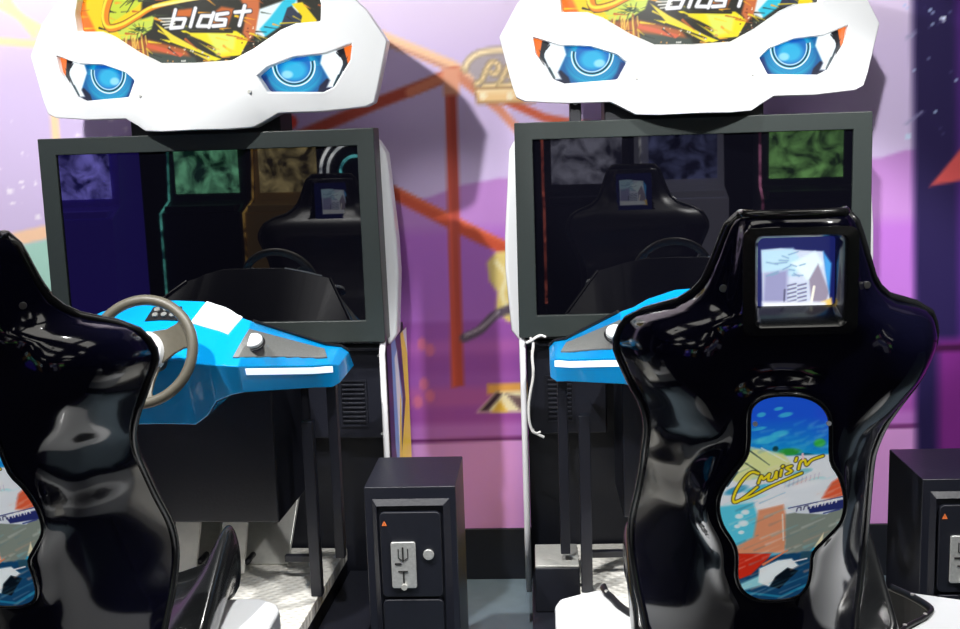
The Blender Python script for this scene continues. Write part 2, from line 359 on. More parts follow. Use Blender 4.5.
# 'Cruis'n' big C (yellow edged orange) and the long underline
hs([(150, -46), (128, -30), (112, -4), (106, 16), (110, 28), (124, 26), (140, 18), (160, 8), (200, 0), (240, -6), (300, -16)], 12, (70, 44, 16), w1=3, sm=6)
hs([(150, -46), (128, -30), (112, -4), (106, 16), (110, 28), (124, 26), (140, 18), (160, 8), (200, 0), (240, -6), (300, -16)], 10, (240, 140, 20), w1=2.5, sm=6)
hs([(146, -44), (124, -28), (108, -2), (103, 16), (108, 27), (124, 25), (140, 17), (160, 7), (200, -1)], 3.4, (250, 230, 60), w1=2.5, sm=6)
hs([(158, 8), (200, 1), (240, -6)], 2.6, (250, 250, 150), w1=2, sm=4)
for k, (x, y) in enumerate(((176, -40), (198, -44), (214, -46), (228, -50), (248, -54), (262, -56))):
    hs([(x+6, y-14), (x, y+2), (x+4, y+14), (x+14, y+8)], 7, (240, 150, 30), w1=5, sm=5); hs([(x+6, y-14), (x, y+2), (x+4, y+14), (x+14, y+8)], 3.4, (252, 236, 90), w1=2, sm=5)
# 'blast' in white italic strokes
def blast(pts, sm=0): 
    hs([(x, y) for x, y in pts], 5.2, (20, 20, 24), sm=sm); BL.append((pts, sm))
BL = []
blast([(181, 11.5), (176, 29.5), (188, 28.5), (191, 20.5), (179, 20.5)]); blast([(201, 10), (196, 28)])
blast([(216, 17.5), (207, 17.5), (203, 27.5), (212, 27.5)]); blast([(218.5, 14.5), (214, 28.5)]); blast([(232, 14.5), (222, 16), (221, 21), (230, 21), (229, 26.5), (218, 27.5)]); blast([(248, 7), (243, 26.5)]); blast([(239, 13.5), (253, 12)])
for p, sm in BL: hs(p, 3.7, (252, 252, 255), sm=sm)
for k in range(4): hs([(164+k*2, 20+k*3.0), (180, 20+k*2.6)], 1.2, (250, 250, 240), w1=1.6)
M['hart'] = vmat('backlit header print', .25, emis=.75, base=0)
HOLE = [(0, 1.737), (.11, 1.741), (.18, 1.776), (.258, 1.826), (.30, 1.843), (.372, 1.848), (.376, 1.90), (.362, 1.945), (.27, 2.01), (.13, 2.045), (0, 2.05)]
_hb = [(x*1.035+(.006 if x else 0), 1.88+(z-1.88)*1.07) for x, z in HOLE]; _hb = _hb+[(-x, z) for x, z in _hb[1:-1][::-1]]
yhd = lambda X, Z: -.05+.12*(np.abs(X)/.55)**1.6
hart_me = ha.mesh('header_print', lambda X, Z: yhd(X, Z)+.033, keep=inpoly(_hb))
# eye artwork: canvas spans right-hand eye
ea = Canvas(.17, .475, 1.63, 1.80, .0016, (238, 248, 255))
ea.poly([(.20, 1.63), (.39, 1.63), (.40, 1.77), (.30, 1.77), (.18, 1.73), (.18, 1.68)], (8, 96, 160), .004)
ea.blob(.285, 1.705, .082, .072, (30, 185, 220), 1, 3)
ea.poly([(.185, 1.70), (.20, 1.64), (.235, 1.64), (.215, 1.67), (.205, 1.70)], (24, 50, 110), .01); ea.poly([(.345, 1.635), (.39, 1.635), (.40, 1.69), (.375, 1.685), (.355, 1.665)], (14, 24, 56), .005); ea.poly([(.36, 1.775), (.37, 1.735), (.39, 1.745), (.40, 1.775)], (16, 50, 100), .01)
ea.poly([(.36, 1.73), (.385, 1.68), (.375, 1.66), (.40, 1.66), (.41, 1.77), (.37, 1.77)], (240, 250, 255), .006)
for k in range(60):
    a = math.radians(180+k*3); c_, s_ = math.cos(a), math.sin(a)
    ea.stroke([(.285+c_*.062, 1.725+s_*.058), (.285+c_*.078, 1.725+s_*.073)], .0016, (16, 90, 170), w1=.0016)
def arc(r, col, w, a0=170, a1=372): ea.stroke([(.285+math.cos(math.radians(a0+(a1-a0)*i/24))*r, 1.725+math.sin(math.radians(a0+(a1-a0)*i/24))*r*.98) for i in range(25)], w, col)
arc(.060, (240, 252, 255), .0035); ea.blob(.285, 1.725, .052, .052, (10, 110, 190), 1, 8); arc(.054, (14, 26, 40), .004); arc(.049, (220, 245, 255), .0025)
ea.blob(.285, 1.712, .044, .034, (50, 195, 235), .8, 2); ea.blob(.265, 1.70, .02, .014, (170, 232, 252), .8, 2); ea.blob(.29, 1.755, .04, .02, (20, 80, 180), .8, 2)
ea.poly([(.418, 1.80), (.475, 1.80), (.475, 1.72), (.440, 1.722), (.428, 1.752)], (238, 112, 30)); ea.poly([(.395, 1.78), (.424, 1.80), (.434, 1.75), (.440, 1.72), (.424, 1.70), (.424, 1.735), (.412, 1.76)], (24, 26, 34)); ea.poly([(.44, 1.75), (.42, 1.70), (.395, 1.655), (.388, 1.65), (.413, 1.70), (.428, 1.735)], (24, 40, 54))
ea.stroke([(.408, 1.76), (.418, 1.748)], .004, (20, 24, 30)); ea.stroke([(.41, 1.695), (.395, 1.665)], .004, (20, 60, 70))
M['eart'] = vmat('backlit eye print', .2, emis=.78, base=0)
_eb = [(.325+(x-.325)*1.07, 1.705+(z-1.705)*1.16) for x, z in [(.457, 1.785), (.38, 1.757), (.29, 1.749), (.215, 1.722), (.186, 1.697), (.212, 1.650), (.368, 1.645), (.40, 1.66), (.45, 1.738)]]
eyeR = ea.mesh('eye_print', lambda X, Z: yhd(X, Z)+.020, keep=inpoly(_eb)); eyeL = ea.mesh('eye_print_mirrored', lambda X, Z: yhd(X, Z)+.020, -1, keep=inpoly(_eb))
# side panel decal (yellow / blue / white flashes), canvas in (y as x, z)
sa = Canvas(.0, .30, .02, .90, .005, (40, 44, 90))
sa.poly([(.0, .9), (.05, .9), (.08, .60), (.04, .0), (0, 0)], (40, 44, 90), .01); sa.poly([(.06, .9), (.12, .9), (.20, .68), (.10, .40), (.06, .55)], (110, 160, 220), .01); sa.poly([(.10, .84), (.14, .86), (.18, .66), (.12, .45)], (236, 240, 250), .01)
sa.poly([(.20, .9), (.30, .9), (.30, 0), (.12, 0), (.15, .5), (.24, .66)], (255, 226, 20), .004); sa.poly([(.10, .45), (.16, .7), (.17, .68), (.12, .2)], (250, 214, 30), .006); sa.poly([(.24, .9), (.30, .9), (.30, .8)], (240, 240, 246))
M['sart'] = vmat('cabinet side print', .3)
side_me = sa.mesh('side_print', 0)

# ------------------------------------------------------------------ arcade cabinet
def sym(p): return [(-x, z) for x, z in reversed(p) if x > 1e-6] + list(p)
def header(root):
    out_r = [(0, 1.546), (.10, 1.545), (.165, 1.549), (.195, 1.566), (.235, 1.588), (.36, 1.589), (.485, 1.600), (.510, 1.612), (.522, 1.65), (.556, 1.79), (.50, 1.882), (.455, 1.925), (.31, 2.035), (.15, 2.085), (0, 2.095)]
    hole_r = HOLE
    eye_r = [(.457, 1.785), (.38, 1.757), (.29, 1.749), (.215, 1.722), (.186, 1.697), (.212, 1.650), (.368, 1.645), (.40, 1.66), (.45, 1.738)]
    def yf(x, z):
        ax = abs(x); return -.05+.12*(ax/.55)**1.6-.075*max(0, 1-ax/.22)*min(1, max(0, (1.75-z)/.10))+.02*max(0, min(1, (1.62-z)/.05))*min(1, ax/.2)
    left = [(-x, z) for x, z in out_r[::-1]][:-1]; outer = out_r + [(-x, z) for x, z in out_r[1:-1][::-1]]
    hole = hole_r + [(-x, z) for x, z in hole_r[1:-1][::-1]]; eyes = [eye_r, [(-x, z) for x, z in eye_r]]
    pts = []; edges = []
    def loop(l):
        s = len(pts); pts.extend(l); n = len(l); edges.extend([(s+i, s+(i+1) % n) for i in range(n)])
    loop(outer); loop(hole); [loop(e) for e in eyes]
    inner = [(0, 1.60), (.06, 1.60), (.085, 1.665), (0, 1.67), (.15, 1.68), (.17, 1.63), (.30, 1.615), (.46, 1.65), (.49, 1.72), (.50, 1.79), (.45, 1.82), (.36, 1.80), (.25, 1.78), (.12, 1.705), (0, 1.705), (.41, 1.92)]
    for x, z in inner: 
        pts.append((x, z)); 
        if x > 0: pts.append((-x, z))
    v, e, f, *_ = geometry.delaunay_2d_cdt([Vector(p) for p in pts], edges, [], 0, 1e-5)
    inn = lambda c, P: bool(inpoly(P)(np.array([c[0]]), np.array([c[1]]))[0])
    bm = BM(); vs = [bm.verts.new((p.x, yf(p.x, p.y), p.y)) for p in v]
    for t in f:
        c = sum((v[i] for i in t), Vector((0, 0)))/len(t)
        if inn(c, outer) and not inn(c, hole) and not inn(c, eyes[0]) and not inn(c, eyes[1]): bm.faces.new([vs[i] for i in t])
    bmesh.ops.recalc_face_normals(bm, faces=bm.faces)
    def wall(l, f0, f1):
        n = len(l); A = [bm.verts.new(f0(*p)) for p in l]; B = [bm.verts.new(f1(*p)) for p in l]
        for i in range(n): bm.faces.new([A[i], A[(i+1) % n], B[(i+1) % n], B[i]])
        return B
    front = lambda x, z: (x, yf(x, z), z)
    wall(hole, front, lambda x, z: (x*.985, yf(x, z)+.035, z+.006)); 
    for e_ in eyes:
        cx = sum(p[0] for p in e_)/len(e_); wall(e_, front, lambda x, z: (cx+(x-cx)*.97, yf(x, z)+.022, 1.70+(z-1.70)*.96))
    mid = wall(outer, front, lambda x, z: (x*1.0, yf(x, z)+.05, z))
    B = wall(outer, lambda x, z: (x, yf(x, z)+.05, z), lambda x, z: (x*.95, .20, 1.82+(z-1.82)*.93)); bm.faces.new(B)
    bmesh.ops.remove_doubles(bm, verts=bm.verts, dist=.0004)
    o = obj('header_shell', bm, M['white'], root, bevel=.004, seg=2)
    a = link('header_artwork', hart_me, M['hart'], root); a['label'] = 'backlit orange and yellow print lettered Cruis n blast'
    for nm, me, x in (('eye_panel', eyeR, 1), ('eye_panel', eyeL, -1)):
        a = link(nm, me, M['eart'], root); a['label'] = 'backlit blue headlamp eye with orange corner'
    # screws beside the eyes
    for s in (-1, 1):
        bm = BM(); x, z = s*.165, 1.652; y = yf(x, z); cyl(bm, (x, y+.002, z), (x, y-.003, z), .005, n=10); obj('screw', bm, M['silver'], root)
    bm = BM(); box(bm, -.25, .22, .06, .20, 1.50, 1.70); obj('header_mount', bm, M['black'], root, bevel=.006)
DS = [  # control desk stations (half): x, top back (y,z), front ridge (y,z), bottom front (y,z), bottom back (y,z)
    (0, (-.36, 1.088), (-.545, .96), (-.50, .775), (-.12, .80)), (.10, (-.375, 1.085), (-.55, .955), (-.50, .772), (-.12, .80)),
    (.14, (-.39, 1.075), (-.56, .95), (-.515, .80), (-.12, .82)), (.175, (-.40, 1.066), (-.568, .948), (-.54, .845), (-.12, .84)), (.215, (-.43, 1.05), (-.575, .947), (-.545, .862), (-.12, .85)),
    (.25, (-.44, 1.040), (-.57, .943), (-.54, .868), (-.12, .855)), (.382, (-.17, .920), (-.345, .896), (-.31, .826), (-.08, .84)), (.415, (-.12, .905), (-.275, .886), (-.262, .815), (-.06, .83)), (.432, (-.10, .885), (-.235, .874), (-.232, .822), (-.04, .832))]
def desk_pt(x, seg, t, off=0):
    s = 1 if x >= 0 else -1; ax = abs(x)
    for i in range(len(DS)-1):
        if ax <= DS[i+1][0] or i == len(DS)-2: break
    a, b = DS[i], DS[i+1]; u = (ax-a[0])/(b[0]-a[0])
    P = [(a[k][0]+(b[k][0]-a[k][0])*u, a[k][1]+(b[k][1]-a[k][1])*u) for k in (1, 2, 3, 4)]
    p, q = P[seg], P[seg+1]; y = p[0]+(q[0]-p[0])*t; z = p[1]+(q[1]-p[1])*t
    n = Vector((0, (q[1]-p[1]), -(q[0]-p[0]))).normalized(); 
    if seg == 0 and n.z < 0: n = -n
    if seg == 1 and n.y > 0: n = -n
    return Vector((s*ax, y, z))+n*off
def inlay(corners, seg, off, nx=8, nt=4, thick=.004):
    """quad region given by four (x,t) corners laid on the desk surface, with thickness"""
    bm = BM(); G = []
    for lay in (off, off-thick):
        g = []
        for j in range(nt+1):
            for i in range(nx+1):
                u, v = i/nx, j/nt
                x = (corners[0][0]*(1-u)+corners[1][0]*u)*(1-v)+(corners[3][0]*(1-u)+corners[2][0]*u)*v
                t = (corners[0][1]*(1-u)+corners[1][1]*u)*(1-v)+(corners[3][1]*(1-u)+corners[2][1]*u)*v
                g.append(bm.verts.new(desk_pt(x, seg, t, lay)))
        G.append(g)
    I = lambda i, j: j*(nx+1)+i
    for g in G:
        for j in range(nt):
            for i in range(nx): bm.faces.new([g[I(i, j)], g[I(i+1, j)], g[I(i+1, j+1)], g[I(i, j+1)]])
    bd = [I(i, 0) for i in range(nx)]+[I(nx, j) for j in range(nt)]+[I(i, nt) for i in range(nx, 0, -1)]+[I(0, j) for j in range(nt, 0, -1)]
    for k in range(len(bd)):
        a, b = bd[k], bd[(k+1) % len(bd)]; bm.faces.new([G[0][a], G[0][b], G[1][b], G[1][a]])
    return bm
def make_cabinet(k):
    X0, Y0, an = MACH[k]
    root = thing('arcade_cabinet', '', 'arcade game', (X0, Y0, FLOOR), an, 'racing arcade cabinets against the mural wall')
    bx_ = lambda n, m, *a, bevel=.004: obj(n, bx(*a), M[m], root, bevel=bevel)
    header(root)
    # monitor
    bm = BM(); o4 = [(-.520, .897), (.524, .897), (.518, 1.537), (-.518, 1.537)]; i4 = [(-.465, .9635), (.465, .9635), (.465, 1.4865), (-.465, 1.4865)]
    rings = []
    for pts, y in ((o4, .075), (o4, -.008), (i4, -.004), (i4, .012)): rings.append([bm.verts.new((x, y, z)) for x, z in pts])
    for a, b in zip(rings, rings[1:]):
        for i in range(4): bm.faces.new([a[i], a[(i+1) % 4], b[(i+1) % 4], b[i]])
    bm.faces.new(rings[0]); bz = obj('monitor_bezel', bm, M['bezel'], root, bevel=.003)
    obj('screen', bx(-.4648, .4648, .004, .010, .9637, 1.4863), M['screen'], bz)
    # white wings behind the monitor
    for s in (-1, 1):
        p = [(s*.30, 1.49), (s*.508, 1.506), (s*.536, 1.46), (s*.556, 1.20), (s*.558, 1.10), (s*.545, .905), (s*.52, .87), (s*.30, .88)]
        obj('side_wing', prism(BM(), p, .078, .15), M['white'], root, bevel=.012, seg=3)
    # lower cabinet
    bx_('lower_body', 'black', -.50, .50, .115, .42, .062, .885); bx_('back_column', 'black', -.40, .40, .16, .42, .885, 1.52)
    for s in (-1, 1):
        a, b = sorted((s*.255, s*.50)); o = bx_('front_panel', 'blackm', a, b, .07, .114, .575, .865)
        g = BM(); c = s*.40
        for i in range(9): box(g, c-.036, c+.036, .064, .070, .628+i*.0145, .634+i*.0145)
        obj('vent_louvre', g, M['black'], o, bevel=.001)
        gf = BM(); rings = []
        for (h, zz, y) in ((.043, .008, .0695), (.043, .008, .0655), (.038, .003, .0655), (.038, .003, .0695)):
            rings.append([gf.verts.new(q) for q in ((c-h, y, .62-zz), (c+h, y, .62-zz), (c+h, y, .755+zz), (c-h, y, .755+zz))])
        for r1, r2 in zip(rings, rings[1:]):
            for i in range(4): gf.faces.new([r1[i], r1[(i+1) % 4], r2[(i+1) % 4], r2[i]])
        obj('vent_frame', gf, M['black'], o)
        bx_('shelf_lip', 'blackm', *sorted((s*.36, s*.50)), .035, .112, .862, .872, bevel=.002)
        for zz in (.85, .60):
            bm = BM(); cyl(bm, (s*.485, .071, zz-.01), (s*.485, .066, zz-.01), .004, n=8); obj('screw', bm, M['silver'], root)
        # side board with printed face and white edge moulding
        pts = [(.03, .07), (.0, .30), (-.0, .86), (.02, .90), (.34, .90), (.40, .80), (.40, .07)]
        bm = BM(); x0, x1 = sorted((s*.503, s*.517)); A = [bm.verts.new((x0, y, z)) for y, z in pts]; B = [bm.verts.new((x1, y, z)) for y, z in pts]
        bm.faces.new(A); bm.faces.new(B)
        for i in range(len(pts)): bm.faces.new([A[i], A[(i+1) % len(pts)], B[(i+1) % len(pts)], B[i]])
        sb = obj('side_board', bm, M['black'], root)
        tm = BM(); tube(tm, [(s*.511, .036, .075), (s*.511, -.003, .30), (s*.511, -.003, .86), (s*.512, .02, .902)], .0095, n=8); obj('edge_moulding', tm, M['tmold'], sb, smooth=True)
        d = link('side_print', side_me, M['sart'], sb); d['label'] = 'yellow, blue and white printed flash'
        d.matrix_local = Matrix(((0, s*.001, 0, s*.519), (1.2, 0, 0, .036), (0, 0, .97, .0), (0, 0, 0, 1)))
    # pedestal column and footwell
    bx_('dash_column', 'blackm', -.23, .225, -.22, .10, .40, .80, bevel=.006)
    bm = BM(); vs = [(-.19, .10, .40), (.20, .10, .40), (.19, -.05, .205), (-.19, -.05, .205)]; vs = [Vector(v) for v in vs]
    A = [bm.verts.new(v) for v in vs]; B = [bm.verts.new(v+Vector((0, .012, -.012))) for v in vs]; bm.faces.new(A); bm.faces.new(B)
    for i in range(4): bm.faces.new([A[i], A[(i+1) % 4], B[(i+1) % 4], B[i]])
    obj('footwell_plate', bm, M['silver'], root, bevel=.002)
    for x0, w in ((.000, .080), (-.15, .08)):
        pb = BM(); P = [Vector((x0, -.06, .385)), Vector((x0+w, -.06, .385)), Vector((x0+w, -.145, .212)), Vector((x0, -.145, .212))]
        Q = [v+Vector((0, .012, -.006)) for v in P]; A = [pb.verts.new(v) for v in P]; B = [pb.verts.new(v) for v in Q]; pb.faces.new(A); pb.faces.new(B)
        for i in range(4): pb.faces.new([A[i], A[(i+1) % 4], B[(i+1) % 4], B[i]])
        pd = obj('pedal', pb, M['alu'], root, bevel=.003)
        ar = BM(); cyl(ar, (x0+w+.006, -.05, .36), (x0+w+.006, .03, .33), .012, n=10); obj('pedal_arm', ar, M['black'], pd, smooth=True); ar = BM(); cyl(ar, (x0+w+.006, -.125, .24), (x0+w+.006, -.06, .24), .009, n=8); obj('pedal_hinge', ar, M['black'], pd, smooth=True)
    # tread platform
    obj('tread_platform', bx(-.36, .345, -.95, .10, .16, .20), M['plate'], root, bevel=.002)
    bx_('platform_skirt', 'black', -.355, .34, -.945, .10, .0585, .159)
    for s in (-1, 1):
        bx_('side_rail', 'black', *sorted((s*.352, s*.50)), -.93, .10, .0585, .125)
        bx_('desk_post', 'blackm', *sorted((s*.325, s*.357)), -.285, -.255, .2005, .722, bevel=.002)
        bx_('support_post', 'blackm', *sorted((s*.385, s*.413)), -.215, -.185, .29, .83, bevel=.002)
        bx_('rail_bar', 'blackm', *sorted((s*.215, s*.324)), -.16, -.14, .255, .275, bevel=.002)
        if k == 1 and s < 0: bx_('step_plate', 'silver', -.488, -.362, -.245, -.075, .262, .268, bevel=.001); bx_('step_box', 'black', -.490, -.360, -.247, -.073, .126, .261)
    
    # control desk
    dd = []
    for a, b in zip(DS, DS[1:]):
        for i in range(5): u = i/5; dd.append((a[0]+(b[0]-a[0])*u,)+tuple((p[0]+(q[0]-p[0])*u, p[1]+(q[1]-p[1])*u) for p, q in zip(a[1:], b[1:])))
    dd.append(DS[-1])
    bm = BM(); st = [(-d[0],)+d[1:] for d in dd[:0:-1]]+dd
    R_ = [[bm.verts.new((d[0], p[0], p[1])) for p in d[1:]] for d in st]
    for a, b in zip(R_, R_[1:]):
        for i in range(4): f_ = bm.faces.new([a[i], a[(i+1) % 4], b[(i+1) % 4], b[i]]); f_.material_index = 1 if i == 3 else 0
    bm.faces.new(R_[0]); bm.faces.new(R_[-1][::-1])
    desk = obj('control_desk', bm, [M['blue'], M['black']], root, bevel=.008, seg=3)
    for s in (-1, 1):
        obj('speaker_grille', inlay([(s*.252, .20), (s*.385, .22), (s*.402, .66), (s*.232, .84)], 0, .004, nx=12), M['grille'], desk)
        bm = BM(); c = desk_pt(s*.266, 0, .5, .002); c2 = desk_pt(s*.266, 0, .5, .020); c1 = desk_pt(s*.266, 0, .5, .008); cyl(bm, c, c1, .030, n=28)
        rb = obj('button_ring', bm, M['seal'], desk, bevel=.002); bm = BM(); cyl(bm, c1, c2, .026, .025, n=28); bt = obj('round_button', bm, M['btn'], desk, bevel=.003)
        obj('light_strip', inlay([(s*.262, .08), (s*.420, .08), (s*.420, .34), (s*.262, .30)], 1, .003, nx=12, nt=2), M['lightstrip'], desk)
        obj('desk_edge_trim', tube(BM(), [desk_pt(s*x, 0, 0, .003) for x in (.255, .30, .35, .382, .415, .431)], .0045, n=6), M['seal'], desk)
    obj('top_panel', inlay([(.112, .0), (.226, .0), (.20, .42), (.085, .40)], 0, .004, nx=8), M['glow'], desk)
    kp = obj('keypad', inlay([(-.035, .12), (.045, .12), (.055, .36), (-.045, .36)], 0, .003), M['seal'], desk)
    bm = BM()
    for i in range(3):
        for j in range(2):
            c = desk_pt(-.02+i*.024, 0, .2+j*.09, .004); c2 = desk_pt(-.02+i*.024, 0, .2+j*.09, .010); cyl(bm, c, c2, .008, n=10)
    obj('keypad_buttons', bm, M['grille'], desk)
    # steering wheel
    Wc = Vector((.022, -.625, .996)); tilt = math.radians(68)  # wheel axis from vertical
    ax = Vector((0, -math.sin(tilt), math.cos(tilt))); ux = Vector((1, 0, 0)); uz = ax.cross(ux).normalized()*1
    if uz.z < 0: uz = -uz
    wp_ = lambda r, a, o=0: Wc+(ux*math.cos(a)+uz*math.sin(a))*r+ax*o
    rimb = tube(BM(), [wp_(.133, 2*math.pi*i/64) for i in range(64)], .0135, n=12, closed=True)
    wh = obj('steering_wheel', rimb, M['wheel'], root, smooth=True)
    for a0 in (22, 158, 270):
        a0 = math.radians(a0); bm = BM(); L = []
        for r, hw, o in ((.035, .045, -.02), (.075, .034, -.015), (.105, .034, -.005), (.129, .044, 0)):
            d = ux*math.cos(a0)+uz*math.sin(a0); t = ax.cross(d); c = Wc+d*r+ax*o
            L.append([bm.verts.new(c+t*hw+ax*.005), bm.verts.new(c-t*hw+ax*.005), bm.verts.new(c-t*hw-ax*.005), bm.verts.new(c+t*hw-ax*.005)])
        for p, q in zip(L, L[1:]):
            for i in range(4): bm.faces.new([p[i], p[(i+1) % 4], q[(i+1) % 4], q[i]])
        bm.faces.new(L[0][::-1]); bm.faces.new(L[-1]); obj('spoke', bm, M['wheel'], wh, bevel=.003)
    bm = BM(); cyl(bm, Wc-ax*.03, Wc+ax*.004, .058, .050, n=32); obj('hub_cover', bm, M['white'], wh, bevel=.005)
    bm = BM(); cyl(bm, Wc-ax*.10, Wc-ax*.028, .036, n=24); obj('steering_column', bm, M['seal'], wh, smooth=False)
    return root
c0 = make_cabinet(0); c0['label'] = 'racing cabinet with blue steering desk at left of the photo, its blast print whole'
c1 = make_cabinet(1); c1['label'] = 'racing cabinet behind the right seat, its dark screen overlapped by the headrest'
for i in range(1):
    bm = BM(); box(bm, -.352, -.318, .06, .12, 1.535, 1.61); br_ = obj('mount_bracket', bm, M['black'], c1, bevel=.003)
    bm = BM(); cyl(bm, (-.335, .061, 1.592), (-.335, .055, 1.592), .008, n=12); obj('bolt', bm, M['btn'], br_)
for r in (c0, c1):       # parts are measured from z = 0 of the photo's frame; the empty stands on the floor
    for ch in r.children: ch.location.z -= FLOOR

# white cord hanging on the right cabinet
X0, Y0, an = MACH[1]
cp = [(.012, -.478, .917), (-.002, -.485, .895), (-.012, -.478, .878), (-.014, -.482, .84), (-.014, -.480, .784), (-.018, -.490, .73), (-.018, -.496, .69), (-.018, -.496, .644), (-.016, -.487, .610), (-.014, -.470, .598), (-.012, -.452, .588)]
pt = smooth_path([(X0+x, Y0+y-.008, z) for y, x, z in cp], 5)
bm = tube(BM(), pt, .0045, n=8)
tube(bm, smooth_path([(X0-.50, Y0-.02, .882), (X0-.478, Y0-.026, .893), (X0-.47, Y0-.03, .900), (X0-.455, Y0-.02, .904), (X0-.44, Y0-.016, .898)], 4), .0045, n=8)
tube(bm, smooth_path([(X0-.487, Y0-.026, .610), (X0-.475, Y0-.024, .602), (X0-.462, Y0-.022, .606)], 4), .004, n=8)
tag(obj('hanging_cord', bm, M['cord'], smooth=True), 'thin white cord with knotted ends dangling beside the right cabinet', 'cord')

# ------------------------------------------------------------------ seat artwork
ZA, ZB = 2.1806, -.33       # the print leans back: y = ZA + ZB * z
def sl(px, py):
    d = ca*((px-480)/CF) - cb*((py-314.5)/CF) + cc; P = d*((ZA+ZB*1.5)/(d.y-ZB*d.z)); return (P.x-.4419, P.z+1.5)
PEA = [sl(*q) for q in ((777.7, 393), (762, 396), (752, 403), (748, 413), (747.5, 440), (744, 456), (730, 474), (720, 490), (717, 506), (721, 523), (731, 539), (735.5, 552), (735.5, 574), (741, 588), (753, 596), (768, 598), (785, 597), (799, 592), (807, 581), (810, 565), (812, 550), (825, 536), (838, 522), (843, 508), (843, 492), (838, 474), (829.5, 458), (829, 425), (826, 411), (816, 400), (800, 394))]
pc = Canvas(-.17, .12, .56, 1.06, .0014, (200, 205, 210))
def pp(pts, col, soft=.002, w=1): pc.poly([sl(*p) for p in pts], col, soft, w)
def ps(pts, wd, col, w1=None, sm=0, soft=.0015, op=1): pc.stroke([sl(*p) for p in pts], wd*.00176, col, soft, None if w1 is None else w1*.00176, sm, op)
g = np.clip((pc.Z-.935)/.085, 0, 1); pc.mix(np.ones(pc.X.shape), (20, 170, 220)); pc.mix(g, (30, 90, 225)); pc.mix(np.clip((pc.X-.0)/.06, 0, 1)*g*.8, (60, 76, 225))
for x, y, rx, ry in ((777, 407, 5, 2.2), (760, 413, 5, 3), (784, 413, 8, 3), (757, 427, 9, 2.2), (778, 432, 10, 4), (765, 438, 14, 5)): pc.blob(*sl(x, y), rx*.0018, ry*.0018, (70, 205, 235), .75, 2, .2)
pc.blob(*sl(818, 441), .012, .010, (60, 190, 60), .9); pc.blob(*sl(788, 450), .024, .009, (50, 160, 50), .9); pc.blob(*sl(774, 447), .006, .007, (20, 60, 60), .9); pc.blob(*sl(803, 454), .02, .007, (10, 90, 110), .9)
pp([(700, 440), (750, 445), (785, 454), (830, 452), (860, 460), (860, 540), (700, 545)], (232, 238, 244), .004)
pp([(740, 444), (782, 452), (790, 462), (770, 474), (735, 480), (720, 470)], (226, 232, 160), .006)
ps([(746, 447), (768, 463)], 1.6, (20, 60, 70), w1=.6); ps([(744, 461), (758, 470)], 1.4, (60, 80, 60)); ps([(736, 470), (726, 484)], 2, (40, 70, 80)); ps([(760, 446), (786, 460)], 1, (250, 250, 240))
for x, y, rx, ry, c, a in ((735, 488, 14, 5, (40, 150, 190), .35), (757, 486, 16, 4, (70, 190, 215), .3), (748, 497, 22, 3, (180, 235, 240), .3), (800, 470, 12, 4, (120, 200, 210), .3), (815, 478, 10, 4, (170, 220, 225), .3), (806, 482, 20, 4, (244, 246, 250), .3), (770, 500, 20, 8, (250, 250, 252), .3)): pc.blob(*sl(x, y), rx*.0018, ry*.0018, c, .85, 2, a)
pp([(830, 480), (846, 470), (850, 494), (838, 498), (820, 496)], (230, 96, 60), .006)
pp([(715, 505), (752, 500), (758, 520), (755, 536), (735, 545), (715, 530)], (90, 205, 230), .006); 
for x, y, r in ((738, 514, 4), (742, 521, 5), (736, 524, 3), (744, 510, 4), (740, 530, 3)): pc.blob(*sl(x, y), r*.0022, r*.0016, (240, 250, 252), .9)
pp([(757, 508), (782, 502), (786, 520), (784, 550), (735, 552), (735, 544), (752, 535)], (226, 150, 112), .006); pp([(784, 512), (846, 500), (840, 528), (812, 545), (806, 552), (784, 552)], (132, 142, 132), .004); pp([(772, 550), (782, 532), (782, 550)], (226, 150, 112)); ps([(781, 512), (782, 538)], 1.4, (240, 220, 200))
pp([(812, 545), (822, 530), (820, 545)], (236, 226, 190))
pp([(732, 551), (770, 551), (764, 562), (748, 578), (735, 582)], (214, 46, 26), .003); pp([(770, 553), (813, 548), (812, 600), (735, 605), (735, 578), (750, 572)], (20, 70, 110), .004)
pp([(800, 549), (812, 549), (811, 556), (798, 558)], (40, 80, 100)); pp([(735, 583), (760, 572), (764, 582), (742, 588)], (150, 215, 225), .006)
pp([(758, 566), (776, 558), (790, 556), (797, 563), (790, 567), (780, 572), (768, 584), (757, 580)], (240, 250, 252), .004); pp([(768, 584), (774, 574), (786, 565), (797, 568), (786, 578), (778, 586)], (8, 20, 30), .003); ps([(745, 590), (780, 594), (805, 582)], 3, (30, 120, 160)); ps([(788, 560), (805, 556)], 1.5, (240, 240, 245)); ps([(762, 562), (786, 548)], 3, (226, 130, 90), w1=1.5)
